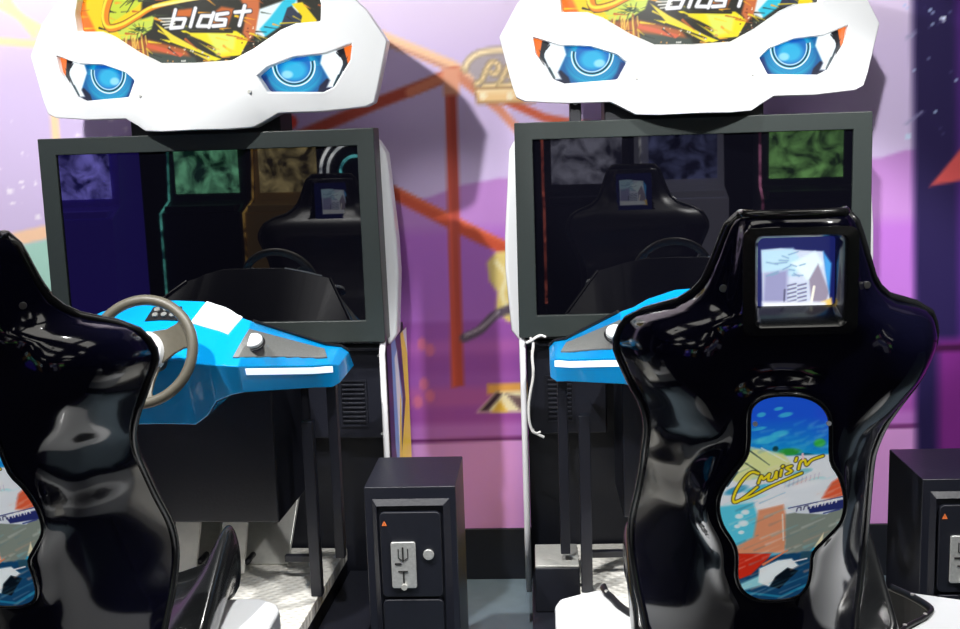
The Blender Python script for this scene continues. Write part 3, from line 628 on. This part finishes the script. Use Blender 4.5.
# small mark: white boxy letters on dark blue band
pp([(787, 507), (842, 493), (842, 502), (825, 512), (796, 511)], (220, 226, 236)); ps([(787, 506), (842, 494)], 1.2, (40, 50, 110)); 
pp([(806, 505), (842, 497), (842, 506), (808, 511)], (40, 48, 110))
for i in range(6): 
    x = 795+i*7; y = 509-i*1.6; ps([(x, y), (x+1, y-3.4), (x+4.4, y-4.2), (x+4.4, y-1)], 1.1, (252, 252, 255) if i > 1 else (50, 50, 90))
ps([(822, 511), (838, 507)], 1.6, (60, 70, 140)); ps([(782, 478), (818, 468)], 4, (244, 246, 250), op=.6)
for i in range(9): ps([(783+i*4.2, 486-i*1.2), (784+i*4.2, 480-i*1.2)], 1.2, (206, 190, 200), op=.7)
rq = np.random.RandomState(12)
for k in range(150):
    x, y = rq.uniform(720, 840), rq.uniform(462, 596); L_ = rq.uniform(6, 26); c = [(255, 255, 255), (120, 205, 225), (240, 170, 140), (60, 120, 150), (250, 240, 225)][k % 5]
    if 500 < y < 514 and x > 780: continue
    ps([(x, y), (x+L_, y-L_*.42)], rq.uniform(1, 3.4), c, w1=.5, op=rq.uniform(.12, .4), soft=.004)
for k in range(60):
    x, y = rq.uniform(745, 830), rq.uniform(420, 452); ps([(x, y), (x+rq.uniform(4, 14), y-rq.uniform(1, 5))], rq.uniform(1.5, 4), [(90, 215, 240), (20, 110, 210), (150, 235, 245)][k % 3], w1=.5, op=.25, soft=.006)
# Cruis'n script
LET = [[(752, 474), (747, 476), (738, 484), (732, 495), (734, 500), (742, 496), (752, 487)], [(748, 475), (753, 472), (753, 479)],
       [(757, 481), (760, 474), (762, 477), (768, 472)], [(768, 472), (767, 478), (772, 477), (775, 470)], [(775, 470), (775, 476)], [(780, 468), (779, 474)], [(781, 464.5), (781.5, 464)],
       [(790, 464), (785, 466), (790, 469), (785, 472)], [(795, 456), (794, 459)], [(797, 467), (799, 460), (803, 458), (805, 463), (810, 458), (821, 454)], [(733, 500), (750, 494), (770, 484), (800, 471)]]
LET = [[(757, 471.5), (751, 470), (744, 475), (736, 486), (732, 497), (735, 500), (746, 493), (756, 485)]]+LET[2:]
for w_, c in ((4.4, (40, 36, 20)), (2.6, (246, 222, 40))):
    for l in LET: ps(l, w_, c, sm=4 if len(l) > 2 else 0)
ps([(801, 452), (801.5, 457)], 2, (250, 200, 210))
pea_in = [(x, z) for x, z in PEA]
M['seatart'] = vmat('glossy printed panel', .12, emis=.35, coat=.5)  # emission stands in for lamp light falling on the print
yart = lambda X, Z: ZA+ZB*Z-2.1-.012
pea_me = pc.mesh('seat_print', yart, keep=inpoly(pea_in))
# headrest window print
wc = Canvas(-.11, .06, 1.17, 1.335, .0015, (24, 30, 90))
def wl(px, py): return measw(px, py, 1.88, .4419)
def wq(pts, col, soft=.003, w=1): wc.poly([wl(*p) for p in pts], col, soft, w)
wq([(759, 249), (778, 247), (800, 249), (820, 250), (827, 300), (826, 309), (760, 311)], (206, 216, 236))
wq([(759, 249), (790, 247), (800, 262), (792, 275), (760, 270)], (186, 222, 240), .006); wq([(762, 272), (785, 268), (784, 300), (760, 306)], (150, 150, 190), .008); wq([(788, 262), (812, 250), (820, 262), (806, 280)], (226, 246, 252), .006)
wq([(815, 262), (826, 290), (822, 302), (808, 300), (806, 278)], (150, 140, 160), .004); wq([(820, 250), (828, 262), (826, 292), (822, 270)], (70, 160, 230), .004); wq([(818, 300), (828, 296), (830, 311), (818, 309)], (240, 200, 110), .004)
for i in range(5):
    for j in range(2): wc.stroke([wl(785+j*10, 284+i*4), wl(793+j*10, 282+i*4)], .0028, (110, 110, 140), .002)
for k in range(14): 
    x, y = rr.uniform(762, 800), rr.uniform(250, 276); wc.stroke([wl(x, y), wl(x+rr.uniform(4, 12), y+rr.uniform(-5, 4))], .002, (130, 160, 190), .002)
wc.stroke([wl(808, 302), wl(811, 285)], .004, (250, 246, 230)); wc.stroke([wl(782, 288), wl(781, 304)], .003, (90, 90, 120)); wq([(760, 300), (822, 300), (826, 309), (760, 311)], (236, 240, 248), .006)
M['winart'] = vmat('translucent window print', .15, emis=.75, coat=.3)
win_me = wc.mesh('window_print', 0)

# ------------------------------------------------------------------ racing seat (frame: x of its machine, world y, z)
PZ = [ # z, half width at back, half width at rim, rim depth (y forward of back), back y
    (0.42, 0.15, 0.205, 0.120, 2.03), (0.5, 0.155, 0.216, 0.175, 2.01), (0.56, 0.158, 0.228, 0.215, 1.99), (0.64, 0.16, 0.238, 0.252, 1.968), (0.71, 0.162, 0.238, 0.260, 1.945), (0.79, 0.165, 0.228, 0.240, 1.92), (0.86, 0.168, 0.221, 0.223, 1.897), (0.9, 0.17, 0.22, 0.206, 1.884), (0.95, 0.18, 0.224, 0.192, 1.868), (0.995, 0.198, 0.238, 0.183, 1.855), (1.03, 0.218, 0.256, 0.183, 1.845), (1.06, 0.24, 0.27, 0.185, 1.84), (1.11, 0.266, 0.288, 0.189, 1.836), (1.145, 0.26, 0.28, 0.178, 1.834), (1.169, 0.243, 0.263, 0.162, 1.833), (1.184, 0.212, 0.232, 0.145, 1.833), (1.195, 0.175, 0.192, 0.127, 1.833), (1.227, 0.14, 0.152, 0.093, 1.833), (1.27, 0.122, 0.131, 0.073, 1.833), (1.318, 0.106, 0.114, 0.063, 1.834), (1.342, 0.098, 0.104, 0.056, 1.838), (1.353, 0.089, 0.095, 0.047, 1.846), (1.359, 0.08, 0.085, 0.033, 1.86)]
CX = -.022
def prof(z):
    for i in range(len(PZ)-1):
        if z <= PZ[i+1][0] or i == len(PZ)-2: break
    a, b = PZ[i], PZ[i+1]; p = PZ[max(i-1, 0)]; q = PZ[min(i+2, len(PZ)-1)]; t = (z-a[0])/(b[0]-a[0])
    out = []
    for k in range(1, 5):
        m0 = (b[k]-p[k])/(b[0]-p[0]) if b[0] > p[0] else 0; m1 = (q[k]-a[k])/(q[0]-a[0]); h = b[0]-a[0]
        out.append((2*t**3-3*t*t+1)*a[k]+(t**3-2*t*t+t)*h*m0+(-2*t**3+3*t*t)*b[k]+(t**3-t*t)*h*m1)
    return out
def sstep(a, b, x): t = min(1, max(0, (x-a)/(b-a))); return t*t*(3-2*t)
def peadist(x, z):
    d = 1e9; n = len(PEA); ins = False
    for i in range(n):
        (xa, za), (xb, zb) = PEA[i], PEA[(i+1) % n]; dx, dz = xb-xa, zb-za; t = max(0, min(1, ((x-xa)*dx+(z-za)*dz)/(dx*dx+dz*dz+1e-12)))
        d = min(d, math.hypot(x-xa-t*dx, z-za-t*dz))
        if za != zb and ((za > z) != (zb > z)) and x < (xb-xa)*(z-za)/(zb-za)+xa: ins = not ins
    return -d if ins else d
def shell_pt(z, u, shrink=1, fwd=0):
    wb, ws_, D, yb = prof(z); s = 1 if u >= 0 else -1; a = abs(u)
    # superelliptic U section: flat back, rounded corner, flank running forward to the rim
    th = a*math.pi/2
    pw = .62 if z > 1.0 else .55
    x = (wb+(ws_-wb)*a**3)*abs(math.sin(th))**.85*shrink
    y = yb+D*(1-max(0, math.cos(th))**1.0)**1.25+fwd
    # shoulder pod bulge towards the viewer, waist scoops
    ax = x
    if fwd == 0:
        y -= .022*sstep(.10, .17, ax)*sstep(.29, .21, ax)*sstep(.99, 1.08, z)*sstep(1.19, 1.13, z)
        y += .022*sstep(.10, .15, ax)*sstep(1.0, .95, z)*sstep(.80, .88, z)*sstep(.23, .17, ax)
        sp = .106 if z < 1.2 else .106-(z-1.2)*.16
        y -= .020*sstep(sp+.010, sp-.002, abs(CX+s*x+.024))*sstep(1.13, 1.18, z)       # raised headrest spine
        dp = peadist(CX+s*x, z) if .55 < z < 1.10 and ax < .2 else 1
        if dp < .035: 
            k_ = sstep(.035, .012, dp); y = y*(1-k_)+(ZA+ZB*z-.006)*k_
    return Vector((CX+s*x-.011*sstep(1.02, .88, z), y, z))
HX0, HX1, HZ0, HZ1 = -.095, .046, 1.182, 1.323
def make_seat(k):
    X0 = MACH[k][0]
    root = thing('racing_seat', '', 'seat', (X0, 2.1, FLOOR), 0, 'glossy black racing seats')
    z0, z1 = .42, 1.358; nz, nu = 96, 80
    zs = [z0+(z1-z0)*i/nz for i in range(nz+1)]
    def grid(bm, shrink=1, fwd=0, hole=True):
        A = np.array([[list(shell_pt(z, -1+2*j/nu, shrink, fwd)-Vector((0, 2.1, 0))) for j in range(nu+1)] for z in zs])
        for it in range(4):
            B = A.copy(); B[1:-1, 1:-1, 1] = (A[:-2, 1:-1, 1]+A[2:, 1:-1, 1]+A[1:-1, :-2, 1]+A[1:-1, 2:, 1])/8+A[1:-1, 1:-1, 1]*.5; A = B
        G = [[bm.verts.new(p) for p in row] for row in A.tolist()]
        for i in range(nz):
            for j in range(nu):
                vs = [G[i][j], G[i][j+1], G[i+1][j+1], G[i+1][j]]; c = sum((v.co for v in vs), Vector())/4
                if hole and HX0-.006 < c.x < HX1+.006 and HZ0-.006 < c.z < HZ1+.006: continue
                bm.faces.new(vs)
        return G
    bm = BM(); G = grid(bm)
    # headrest top closes forward
    shell = obj('seat_shell', bm, M['gloss'], root, smooth=True)
    sd = shell.modifiers.new('thick', 'SOLIDIFY'); sd.thickness = .010; sd.offset = -1
    # make sure thickness goes forward
    P = [shell_pt(z, -1)-Vector((0, 2.1, 0)) for z in zs]; T = [shell_pt(z1, -1+2*j/nu)-Vector((0, 2.1, 0)) for j in range(1, nu)]; Q = [shell_pt(z, 1)-Vector((0, 2.1, 0)) for z in zs[::-1]]
    rim = tube(BM(), P[::2]+T[::6]+Q[::2], .0085, n=10); obj('rim_trim', rim, M['rim'], shell, smooth=True)
    # front upholstery
    bm = BM(); nP = 40; GG = []
    for i in range(nz+1):
        z = zs[i]; wb, ws_, D, yb = prof(z); D += .012; row = []
        for j in range(nP+1):
            u = -1+2*j/nP; e = abs(u); y = yb+D-.006+.022*math.sin(min(1, (1-e)*3)*math.pi/2)
            row.append(bm.verts.new((CX+u*ws_*.965, y-2.1, min(z, 1.347))))
        GG.append(row)
    for i in range(nz):
        for j in range(nP):
            vs = [GG[i][j], GG[i][j+1], GG[i+1][j+1], GG[i+1][j]]; c = sum((v.co for v in vs), Vector())/4
            if HX0-.004 < c.x < HX1+.004 and HZ0-.004 < c.z < HZ1+.004: continue
            bm.faces.new(vs)
    obj('back_upholstery', bm, M['pad'], root, smooth=True)
    # seat cushion with raised side bolsters
    bm = BM(); xs = [-.276, -.274, -.262, -.240, -.190, -.15, 0, .15, .190, .240, .262, .274, .276]; R_ = []
    ys = [2.14, 2.19, 2.26, 2.34, 2.42, 2.46, 2.475]; bt_ = [.47, .505, .55, .60, .645, .625, .52]; ct = [.45, .46, .47, .48, .48, .47, .46]
    for y, b_, c_ in zip(ys, bt_, ct):
        hs_ = [b_-.10, b_-.03, b_, b_-.02, c_+.03, c_, c_-.005, c_, c_+.03, b_-.02, b_, b_-.03, b_-.10]
        R_.append([bm.verts.new((x, y-2.1, h)) for x, h in zip(xs, hs_)]+[bm.verts.new((x, y-2.1, .38)) for x in (.25, -.25)])
    n = len(R_[0])
    for a, b in zip(R_, R_[1:]):
        for i in range(n): bm.faces.new([a[i], a[(i+1) % n], b[(i+1) % n], b[i]])
    bm.faces.new(R_[0]); bm.faces.new(R_[-1][::-1])
    cu = obj('seat_cushion', bm, M['rim'], root, smooth=True); ss = cu.modifiers.new('sub', 'SUBSURF'); ss.levels = ss.render_levels = 2
    # headrest window
    outer = rrect(HX0-.022, HX1+.022, HZ0-.020, HZ1+.016, .016); lip = rrect(HX0-.004, HX1+.004, HZ0-.006, HZ1+.004, .012); inn = rrect(HX0+.002, HX1-.002, HZ0+.0, HZ1-.0, .010); back = rrect(HX0+.008, HX1-.004, HZ0+.022, HZ1-.004, .006)
    bm = BM(); L = []
    hy = lambda x, z: shell_pt(z, 0).y-2.1
    for lp, dy in ((outer, .004), (outer, -.004), (lip, -.007), (inn, .0), (back, .045)):
        L.append([bm.verts.new((x, (hy(x, 1.25) if dy > .01 else hy(x, min(z, 1.33)))+dy, z)) for x, z in lp])
    for a, b in zip(L, L[1:]):
        m_ = len(a)
        for i in range(m_): bm.faces.new([a[i], a[(i+1) % m_], b[(i+1) % m_], b[i]])
    hw = obj('headrest_frame', bm, M['rim'], root, sharp=50)
    w = link('headrest_window', win_me, M['winart'], root); w.location = (0, hy(0, 1.25)+.0455, 0); w['label'] = 'pale blue and white printed window in the headrest'
    # keyhole shaped art panel
    bm = BM(); pn = smooth_path([(x, 0, z) for x, z in PEA], 3, True)
    tube(bm, [(p.x, yart(0, p.z)+.002, p.z) for p in pn], .0045, n=8, closed=True)
    art = link('art_panel', pea_me, M['seatart'], root); art['label'] = 'keyhole shaped race print lettered Cruis n'
    obj('panel_rim', bm, M['rim'], art, smooth=True)
    for q in ((753.5, 421.5), (826.5, 421)):
        x, z = sl(*q); b_ = BM(); cyl(b_, (x, .002+yart(0, z), z), (x, -.005+yart(0, z), z), .0042, n=12); obj('bolt', b_, M['btn'], art, smooth=False)
    # bolts on the shell
    for s in (-1, 1):
        zz = 1.235; uu = .62; p = shell_pt(zz, s*uu)-Vector((0, 2.1, 0)); b_ = BM(); cyl(b_, p+Vector((0, .004, 0)), p+Vector((s*.002, -.003, 0)), .0065, n=14); obj('bolt', b_, M['steel'], root, bevel=.001)
    # lower carrier box under the shell
    obj('seat_carrier', bx(CX-.15, CX+.15, .14, .40, .21, .42), M['black'], root, bevel=.01)
    # white U-shaped plinth
    inner = [(-.318, 2.514), (-.312, 2.47), (-.300, 2.44), (-.287, 2.40), (-.262, 2.355), (-.225, 2.315), (-.185, 2.27), (-.17, 2.10), (-.17, 1.86)]
    outl = [(-.434, 1.80), (-.434, 2.42), (-.425, 2.453), (-.39, 2.475)]
    cxp = -.0335
    def arm(par, side, outl, inner):
        bm = BM(); slab(bm, [(x, y-2.1) for x, y in outl+inner], .205, .43)
        o_ = obj('plinth_arm', bm, M['white'], par, bevel=.014, seg=3); inr = [(x, y-2.1) for x, y in inner[:-1]]
        bm = BM(); tube(bm, [(x, y, .4325) for x, y in smooth2(inr)], .009, n=8, flat=.6); obj('plinth_seal', bm, M['seal'], o_, smooth=True)
        bm = BM(); A = [Vector((x, y)) for x, y in smooth2(inr)]; N_ = []
        for i, p in enumerate(A):
            t_ = (A[min(i+1, len(A)-1)]-A[max(i-1, 0)]).normalized(); n_ = Vector((-t_.y, t_.x)); N_.append(n_*(1 if side < 0 else -1))
        q4 = [[bm.verts.new((*(p+n*o), z)) for o, z in ((.001, .21), (.005, .21), (.005, .428), (.001, .428))] for p, n in zip(A, N_)]
        for a_, b_ in zip(q4, q4[1:]):
            for i in range(4): bm.faces.new([a_[i], a_[(i+1) % 4], b_[(i+1) % 4], b_[i]])
        bm.faces.new(q4[0]); bm.faces.new(q4[-1]); obj('plinth_liner', bm, M['black'], o_)
        for i in (1, len(inr)//2, len(inr)-2):
            x, y = inr[i]; b_ = BM(); cyl(b_, (x, y, .437), (x, y, .4405), .0045, n=10); obj('rivet', b_, M['silver'], o_)
        return o_
    arm(root, -1, outl, inner)
    if k == 0: arm(root, 1, [(.372, 1.80), (.372, 2.41), (.36, 2.44), (.315, 2.474)], [(.177, 2.471), (.145, 2.42), (.115, 2.36), (.105, 2.30), (.10, 1.86)])
    else: arm(root, 1, [(.64, 1.80), (.64, 2.35), (.60, 2.40), (.50, 2.43)], [(.348, 2.494), (.38, 2.436), (.398, 2.371), (.373, 2.33), (.313, 2.277), (.25, 2.2), (.25, 1.86)])
    obj('plinth_base', bx(cxp-.39, cxp+.39, -.30, .24, 0, .204), M['black'], root, bevel=.006)
    b_ = bx(-.245, -.222, .36, .385, .2, .36); obj('orange_latch', b_, M['orange'], root, bevel=.003)
    return root
def smooth2(l): return [(p.x, p.y) for p in smooth_path([(x, y, 0) for x, y in l], 4)]
s0 = make_seat(0)
s0['label'] = 'racing seat cut by the left edge of the photo, beside the steering wheel'
s1 = make_seat(1); s1['label'] = 'racing seat at right, seen from behind with its whole keyhole print and headrest window'
for r in (s0, s1):
    for ch in r.children:
        ch.location.z -= FLOOR
for r in (s0, s1):
    for ch in r.children:
        if ch.name.startswith('plinth_base'): ch.location.z = 0

# ------------------------------------------------------------------ coin boxes
def make_coin(k):
    X0 = MACH[k][0]; root = thing('coin_box', '', 'coin box', (X0+.516, 2.80, FLOOR), 0, 'black coin boxes beside the cabinets')
    Wd, Dp, Ht = .244, .278, .593-FLOOR
    body = obj('coin_body', bx(0, Wd, 0, Dp, 0, Ht), M['blackm'], root, bevel=.003)
    zf = -FLOOR
    fr = BM(); o4 = [(.020, .560), (.228, .560), (.228, .04), (.020, .04)]; i4 = [(.033, .543), (.210, .543), (.206, .04), (.037, .04)]
    rings = [[fr.verts.new((x, y, z+zf)) for x, z in p] for p, y in ((o4, .0), (i4, -.012), (i4, -.003))]
    for a, b in zip(rings, rings[1:]):
        for i in range(4): fr.faces.new([a[i], a[(i+1) % 4], b[(i+1) % 4], b[i]])
    obj('door_frame', fr, M['blackm'], root, bevel=.002)
    def plate(z0, z1, y0=-.016): 
        bm = BM(); pts = rrect(.040, .203, z0+zf, z1+zf, .014); prism(bm, pts, -.002, y0); return bm
    d = obj('coin_door', plate(.292, .528), M['black'], root, bevel=.003)
    d2 = obj('cash_door', plate(.06, .284), M['black'], root, bevel=.003)
    bm = BM(); prism(bm, rrect(.068, .134, .320+zf, .448+zf, .006), -.016, -.024); mc = obj('coin_mech', bm, M['mech'], d, bevel=.002)
    bm = BM(); box(bm, .098, .102, -.0265, -.024, .395+zf, .435+zf); box(bm, .078, .096, -.0265, -.024, .387+zf, .391+zf); box(bm, .098, .102, -.0265, -.024, .335+zf, .365+zf); box(bm, .086, .112, -.0265, -.024, .366+zf, .369+zf)
    tube(bm, [(.088, -.025, .43+zf), (.088, -.025, .405+zf), (.10, -.025, .397+zf), (.113, -.025, .405+zf), (.113, -.025, .43+zf)], .0014, n=6)
    obj('coin_slot', bm, M['slot'], d)
    bm = BM(); cyl(bm, (.101, -.024, .326+zf), (.101, -.034, .326+zf), .008, n=14); obj('return_button', bm, M['silver'], d)
    bm = BM(); cyl(bm, (.168, -.016, .412+zf), (.168, -.024, .412+zf), .0145, n=20); lk = obj('lock', bm, M['mech'], d, bevel=.002)
    bm = BM(); prism(bm, [(.046, .492+zf), (.060, .492+zf), (.053, .506+zf)], -.0165, -.0175); wt = obj('warning_triangle', bm, M['orange'], d)
    bm = BM(); prism(bm, [(.0525, .495+zf), (.0535, .495+zf), (.0535, .501+zf), (.0525, .501+zf)], -.0174, -.0179); obj('warning_mark', bm, M['slot'], d)
    return root
b0 = make_coin(0); b0['label'] = 'black coin box with silver coin slot, standing whole between the two racing cabinets'
b1 = copy_tree(b0); b1.location = (MACH[1][0]+.520, 2.80, FLOOR); b1['label'] = 'black coin box cut off by the right edge of the photo'

# ------------------------------------------------------------------ the hall behind the camera, seen only in reflections
def emis(name, col, es):
    m = mat(name, col, .4, emit=col, es=es); nt = m.node_tree; b = nt.nodes['Principled BSDF']
    tc = nt.nodes.new('ShaderNodeTexCoord'); v = nt.nodes.new('ShaderNodeTexNoise'); v.inputs['Scale'].default_value = 4.5; v.inputs['Detail'].default_value = 5; v.inputs['Distortion'].default_value = 1.5; v.noise_dimensions = '4D'; v.inputs['W'].default_value = sum(map(ord, name))*.37
    r = nt.nodes.new('ShaderNodeValToRGB'); e = r.color_ramp.elements; e[0].position = .38; e[0].color = (col[0]*.04, col[1]*.04, col[2]*.06, 1); e[1].position = .68; e[1].color = (min(1, col[0]*1.3+.1), min(1, col[1]*1.3+.1), min(1, col[2]*1.3+.1), 1)
    nt.links.new(tc.outputs['Object'], v.inputs['Vector']); nt.links.new(v.outputs['Fac'], r.inputs[0]); nt.links.new(r.outputs[0], b.inputs['Emission Color'])
    return m
def far_cab(x, y, rz, scr, side, marq, label):
    r = thing('distant_game', label, 'arcade game', (x, y, FLOOR), rz)
    bm = BM(); pts = [(-.4, 0), (.4, 0), (.4, .95), (.18, 1.05), (.10, 1.85), (.30, 1.9), (.30, 2.15), (-.4, 2.15)]
    A = [bm.verts.new((-.38, a, b)) for a, b in pts]; B = [bm.verts.new((.38, a, b)) for a, b in pts]; bm.faces.new(A); bm.faces.new(B)
    for i in range(len(pts)): bm.faces.new([A[i], A[(i+1) % 8], B[(i+1) % 8], B[i]])
    obj('game_body', bm, side, r, bevel=.01)
    obj('game_screen', bx(-.31, .31, .18, .20, 1.12, 1.75), scr, r, bevel=.004); obj('game_marquee', bx(-.33, .33, .302, .31, 1.93, 2.12), marq, r); obj('game_panel', bx(-.34, .34, .20, .42, .96, 1.02), side, r, bevel=.01)
    obj('lit_edge', tube(BM(), [(-.385, .41, .1), (-.385, .41, .95), (-.385, .2, 1.06), (-.385, .12, 1.85), (-.385, .31, 1.92)], .012), marq, r)
    return r
pur = mat('purple side', rgb(70, 40, 140), .4, emit=rgb(70, 50, 190), es=.6); blk = M['blackm']; tan = mat('tan side', rgb(170, 140, 90), .6, emit=rgb(150, 120, 70), es=.25); pale = mat('pale glowing side', rgb(190, 190, 205), .5, emit=rgb(170, 170, 190), es=.35)  # glow put into the cabinet sides in place of hall light
far_cab(-4.75, -3.0, -.1, emis('blue game screen', rgb(110, 100, 255), 2.6), pur, emis('warm marquee', rgb(255, 190, 120), 2.2), 'purple lit game mirrored at left in the left screen')
far_cab(-3.75, -3.6, 0, emis('green game screen', rgb(90, 180, 130), 2.2), blk, emis('teal marquee', rgb(90, 240, 200), 1.6), 'green screened game mirrored in the middle of the left screen')
far_cab(-2.85, -3.4, .1, emis('dim game screen', rgb(150, 130, 70), 1.8), tan, emis('amber marquee', rgb(230, 170, 60), 1.2), 'tan sided game mirrored right of centre in the left screen')
far_cab(.55, -3.4, 0, emis('grey game screen', rgb(110, 110, 130), 1.8), blk, emis('red marquee', rgb(240, 90, 60), 1.2), 'dark game mirrored at left in the right screen')
far_cab(1.45, -3.8, 0, emis('dark blue game screen', rgb(60, 70, 130), 1.4), pale, emis('white marquee', rgb(220, 220, 240), 1.5), 'pale stand-in game mirrored in the middle of the right screen')  # added as a stand-in for a pale grey chair-like reflection
far_cab(2.45, -3.3, .1, emis('lime game screen', rgb(110, 180, 80), 2.2), blk, emis('pink marquee', rgb(240, 120, 170), 1.4), 'lime screened game mirrored at right in the right screen')
r_ = thing('neon_ring_sign', 'white and cyan neon rings mirrored at the right of the left screen', 'sign', (-2.05, -2.4, 1.25))
for rr_, m_ in ((.30, emis('white neon', (.8, .95, 1), 4)), (.24, emis('white neon tube', (.7, .95, 1), 3)), (.13, emis('cyan neon', (.1, .8, .9), 4))):
    obj('neon_tube', tube(BM(), [(math.cos(a)*rr_, 0, math.sin(a)*rr_) for a in [2*math.pi*i/40 for i in range(40)]], .012, closed=True), m_, r_, smooth=True)
obj('sign_board', bx(-.34, .34, -.04, -.02, -.34, .34), blk, r_, bevel=.01); obj('sign_post', bx(-.03, .03, -.05, -.021, -1.25+FLOOR, -.33), blk, r_)
# ceiling lamps
n_ = 0
for (x, y, sx, sy) in ((-1.9, 1.7, .62, .35), (-.3, 1.7, .62, .35), (1.3, 1.7, .62, .35), (-2.8, .4, .5, .2), (0, .2, .5, .2), (2.6, .4, .5, .2), (-2.6, -1.2, .6, .3), (-.2, -1.0, .6, .3), (2.2, -1.2, .6, .3), (-4.8, -.8, .6, .3), (-1.2, -3.6, .6, .3), (3.6, -3.2, .6, .3)):
    r = thing('ceiling_lamp', 'flat white ceiling lamp reflected in the glossy seats', 'lamp', (x, y, 3.2), 0, 'ceiling lamps over the arcade floor')
    obj('lamp_frame', bx(-sx-.03, sx+.03, -sy-.03, sy+.03, -.05, -.0005), M['lampframe'], r, bevel=.005); obj('lamp_diffuser', bx(-sx, sx, -sy, sy, -.06, -.0505), M['lamp'], r)
def spot(x, y, z, tx, ty, tz, P, ang, blend, rad, col=(1, 1, 1), label=''):
    r = thing('track_spotlight', label, 'lamp', (x, y, z), 0)
    d = (Vector((tx, ty, tz))-Vector((x, y, z))).normalized()
    bm = BM(); cyl(bm, -d*.16, d*.02, .05, .06, n=20, caps=False); cyl(bm, -d*.16, -d*.161, .05, n=20); obj('spot_housing', bm, M['lampframe'], r)
    bm = BM(); cyl(bm, (0, 0, .02), (0, 0, 3.2-z), .012); obj('spot_stem', bm, M['lampframe'], r)
    L = bpy.data.lights.new('spot', 'SPOT'); L.energy = P; L.spot_size = ang; L.spot_blend = blend; L.shadow_soft_size = rad; L.color = col
    lo = bpy.data.objects.new('spot_lamp', L); C.objects.link(lo); lo.parent = r; lo.location = d*.03; lo.rotation_euler = d.to_track_quat('-Z', 'Y').to_euler()
spot(-1.56, 1.7, 2.95, -.80, 3.5, 1.25, 215, math.radians(78), .25, .04, (1, .99, .97), 'ceiling spotlight aimed at the left cabinet header')
spot(-.1, .4, 2.95, .62, 3.4, 1.6, 300, math.radians(26), .25, .06, (1, .99, .97), 'ceiling spotlight aimed at the right cabinet header')
spot(1.35, 1.4, 2.95, .75, 3.0, .6, 220, math.radians(50), .3, .06, (1, .99, .97), 'added fill spotlight aimed down at the right seat plinth')  # extra lamp put in to brighten the right plinth and desk
spot(-.3, 2.0, 2.95, -.55, 2.65, .3, 150, math.radians(42), .3, .08, (1, .99, .97), 'added fill spotlight aimed down between the two seats')  # extra lamp put in to whiten the shadowed left plinth and platform
spot(-.3, .3, 2.7, -.27, 3.75, .86, 95, math.radians(18), .5, .05, (1, .98, 1), 'narrow added fill light aimed at the wall between the cabinets')  # added fill that lifts the monitor shadow on the wall
wd = bpy.data.worlds.new('world'); S.world = wd; wd.use_nodes = True
wd.node_tree.nodes['Background'].inputs[0].default_value = (.4, .4, .6, 1); wd.node_tree.nodes['Background'].inputs[1].default_value = .05
S.view_settings.view_transform = 'Standard'; S.view_settings.look = 'None'; S.view_settings.gamma = 1; S.view_settings.exposure = 0.55
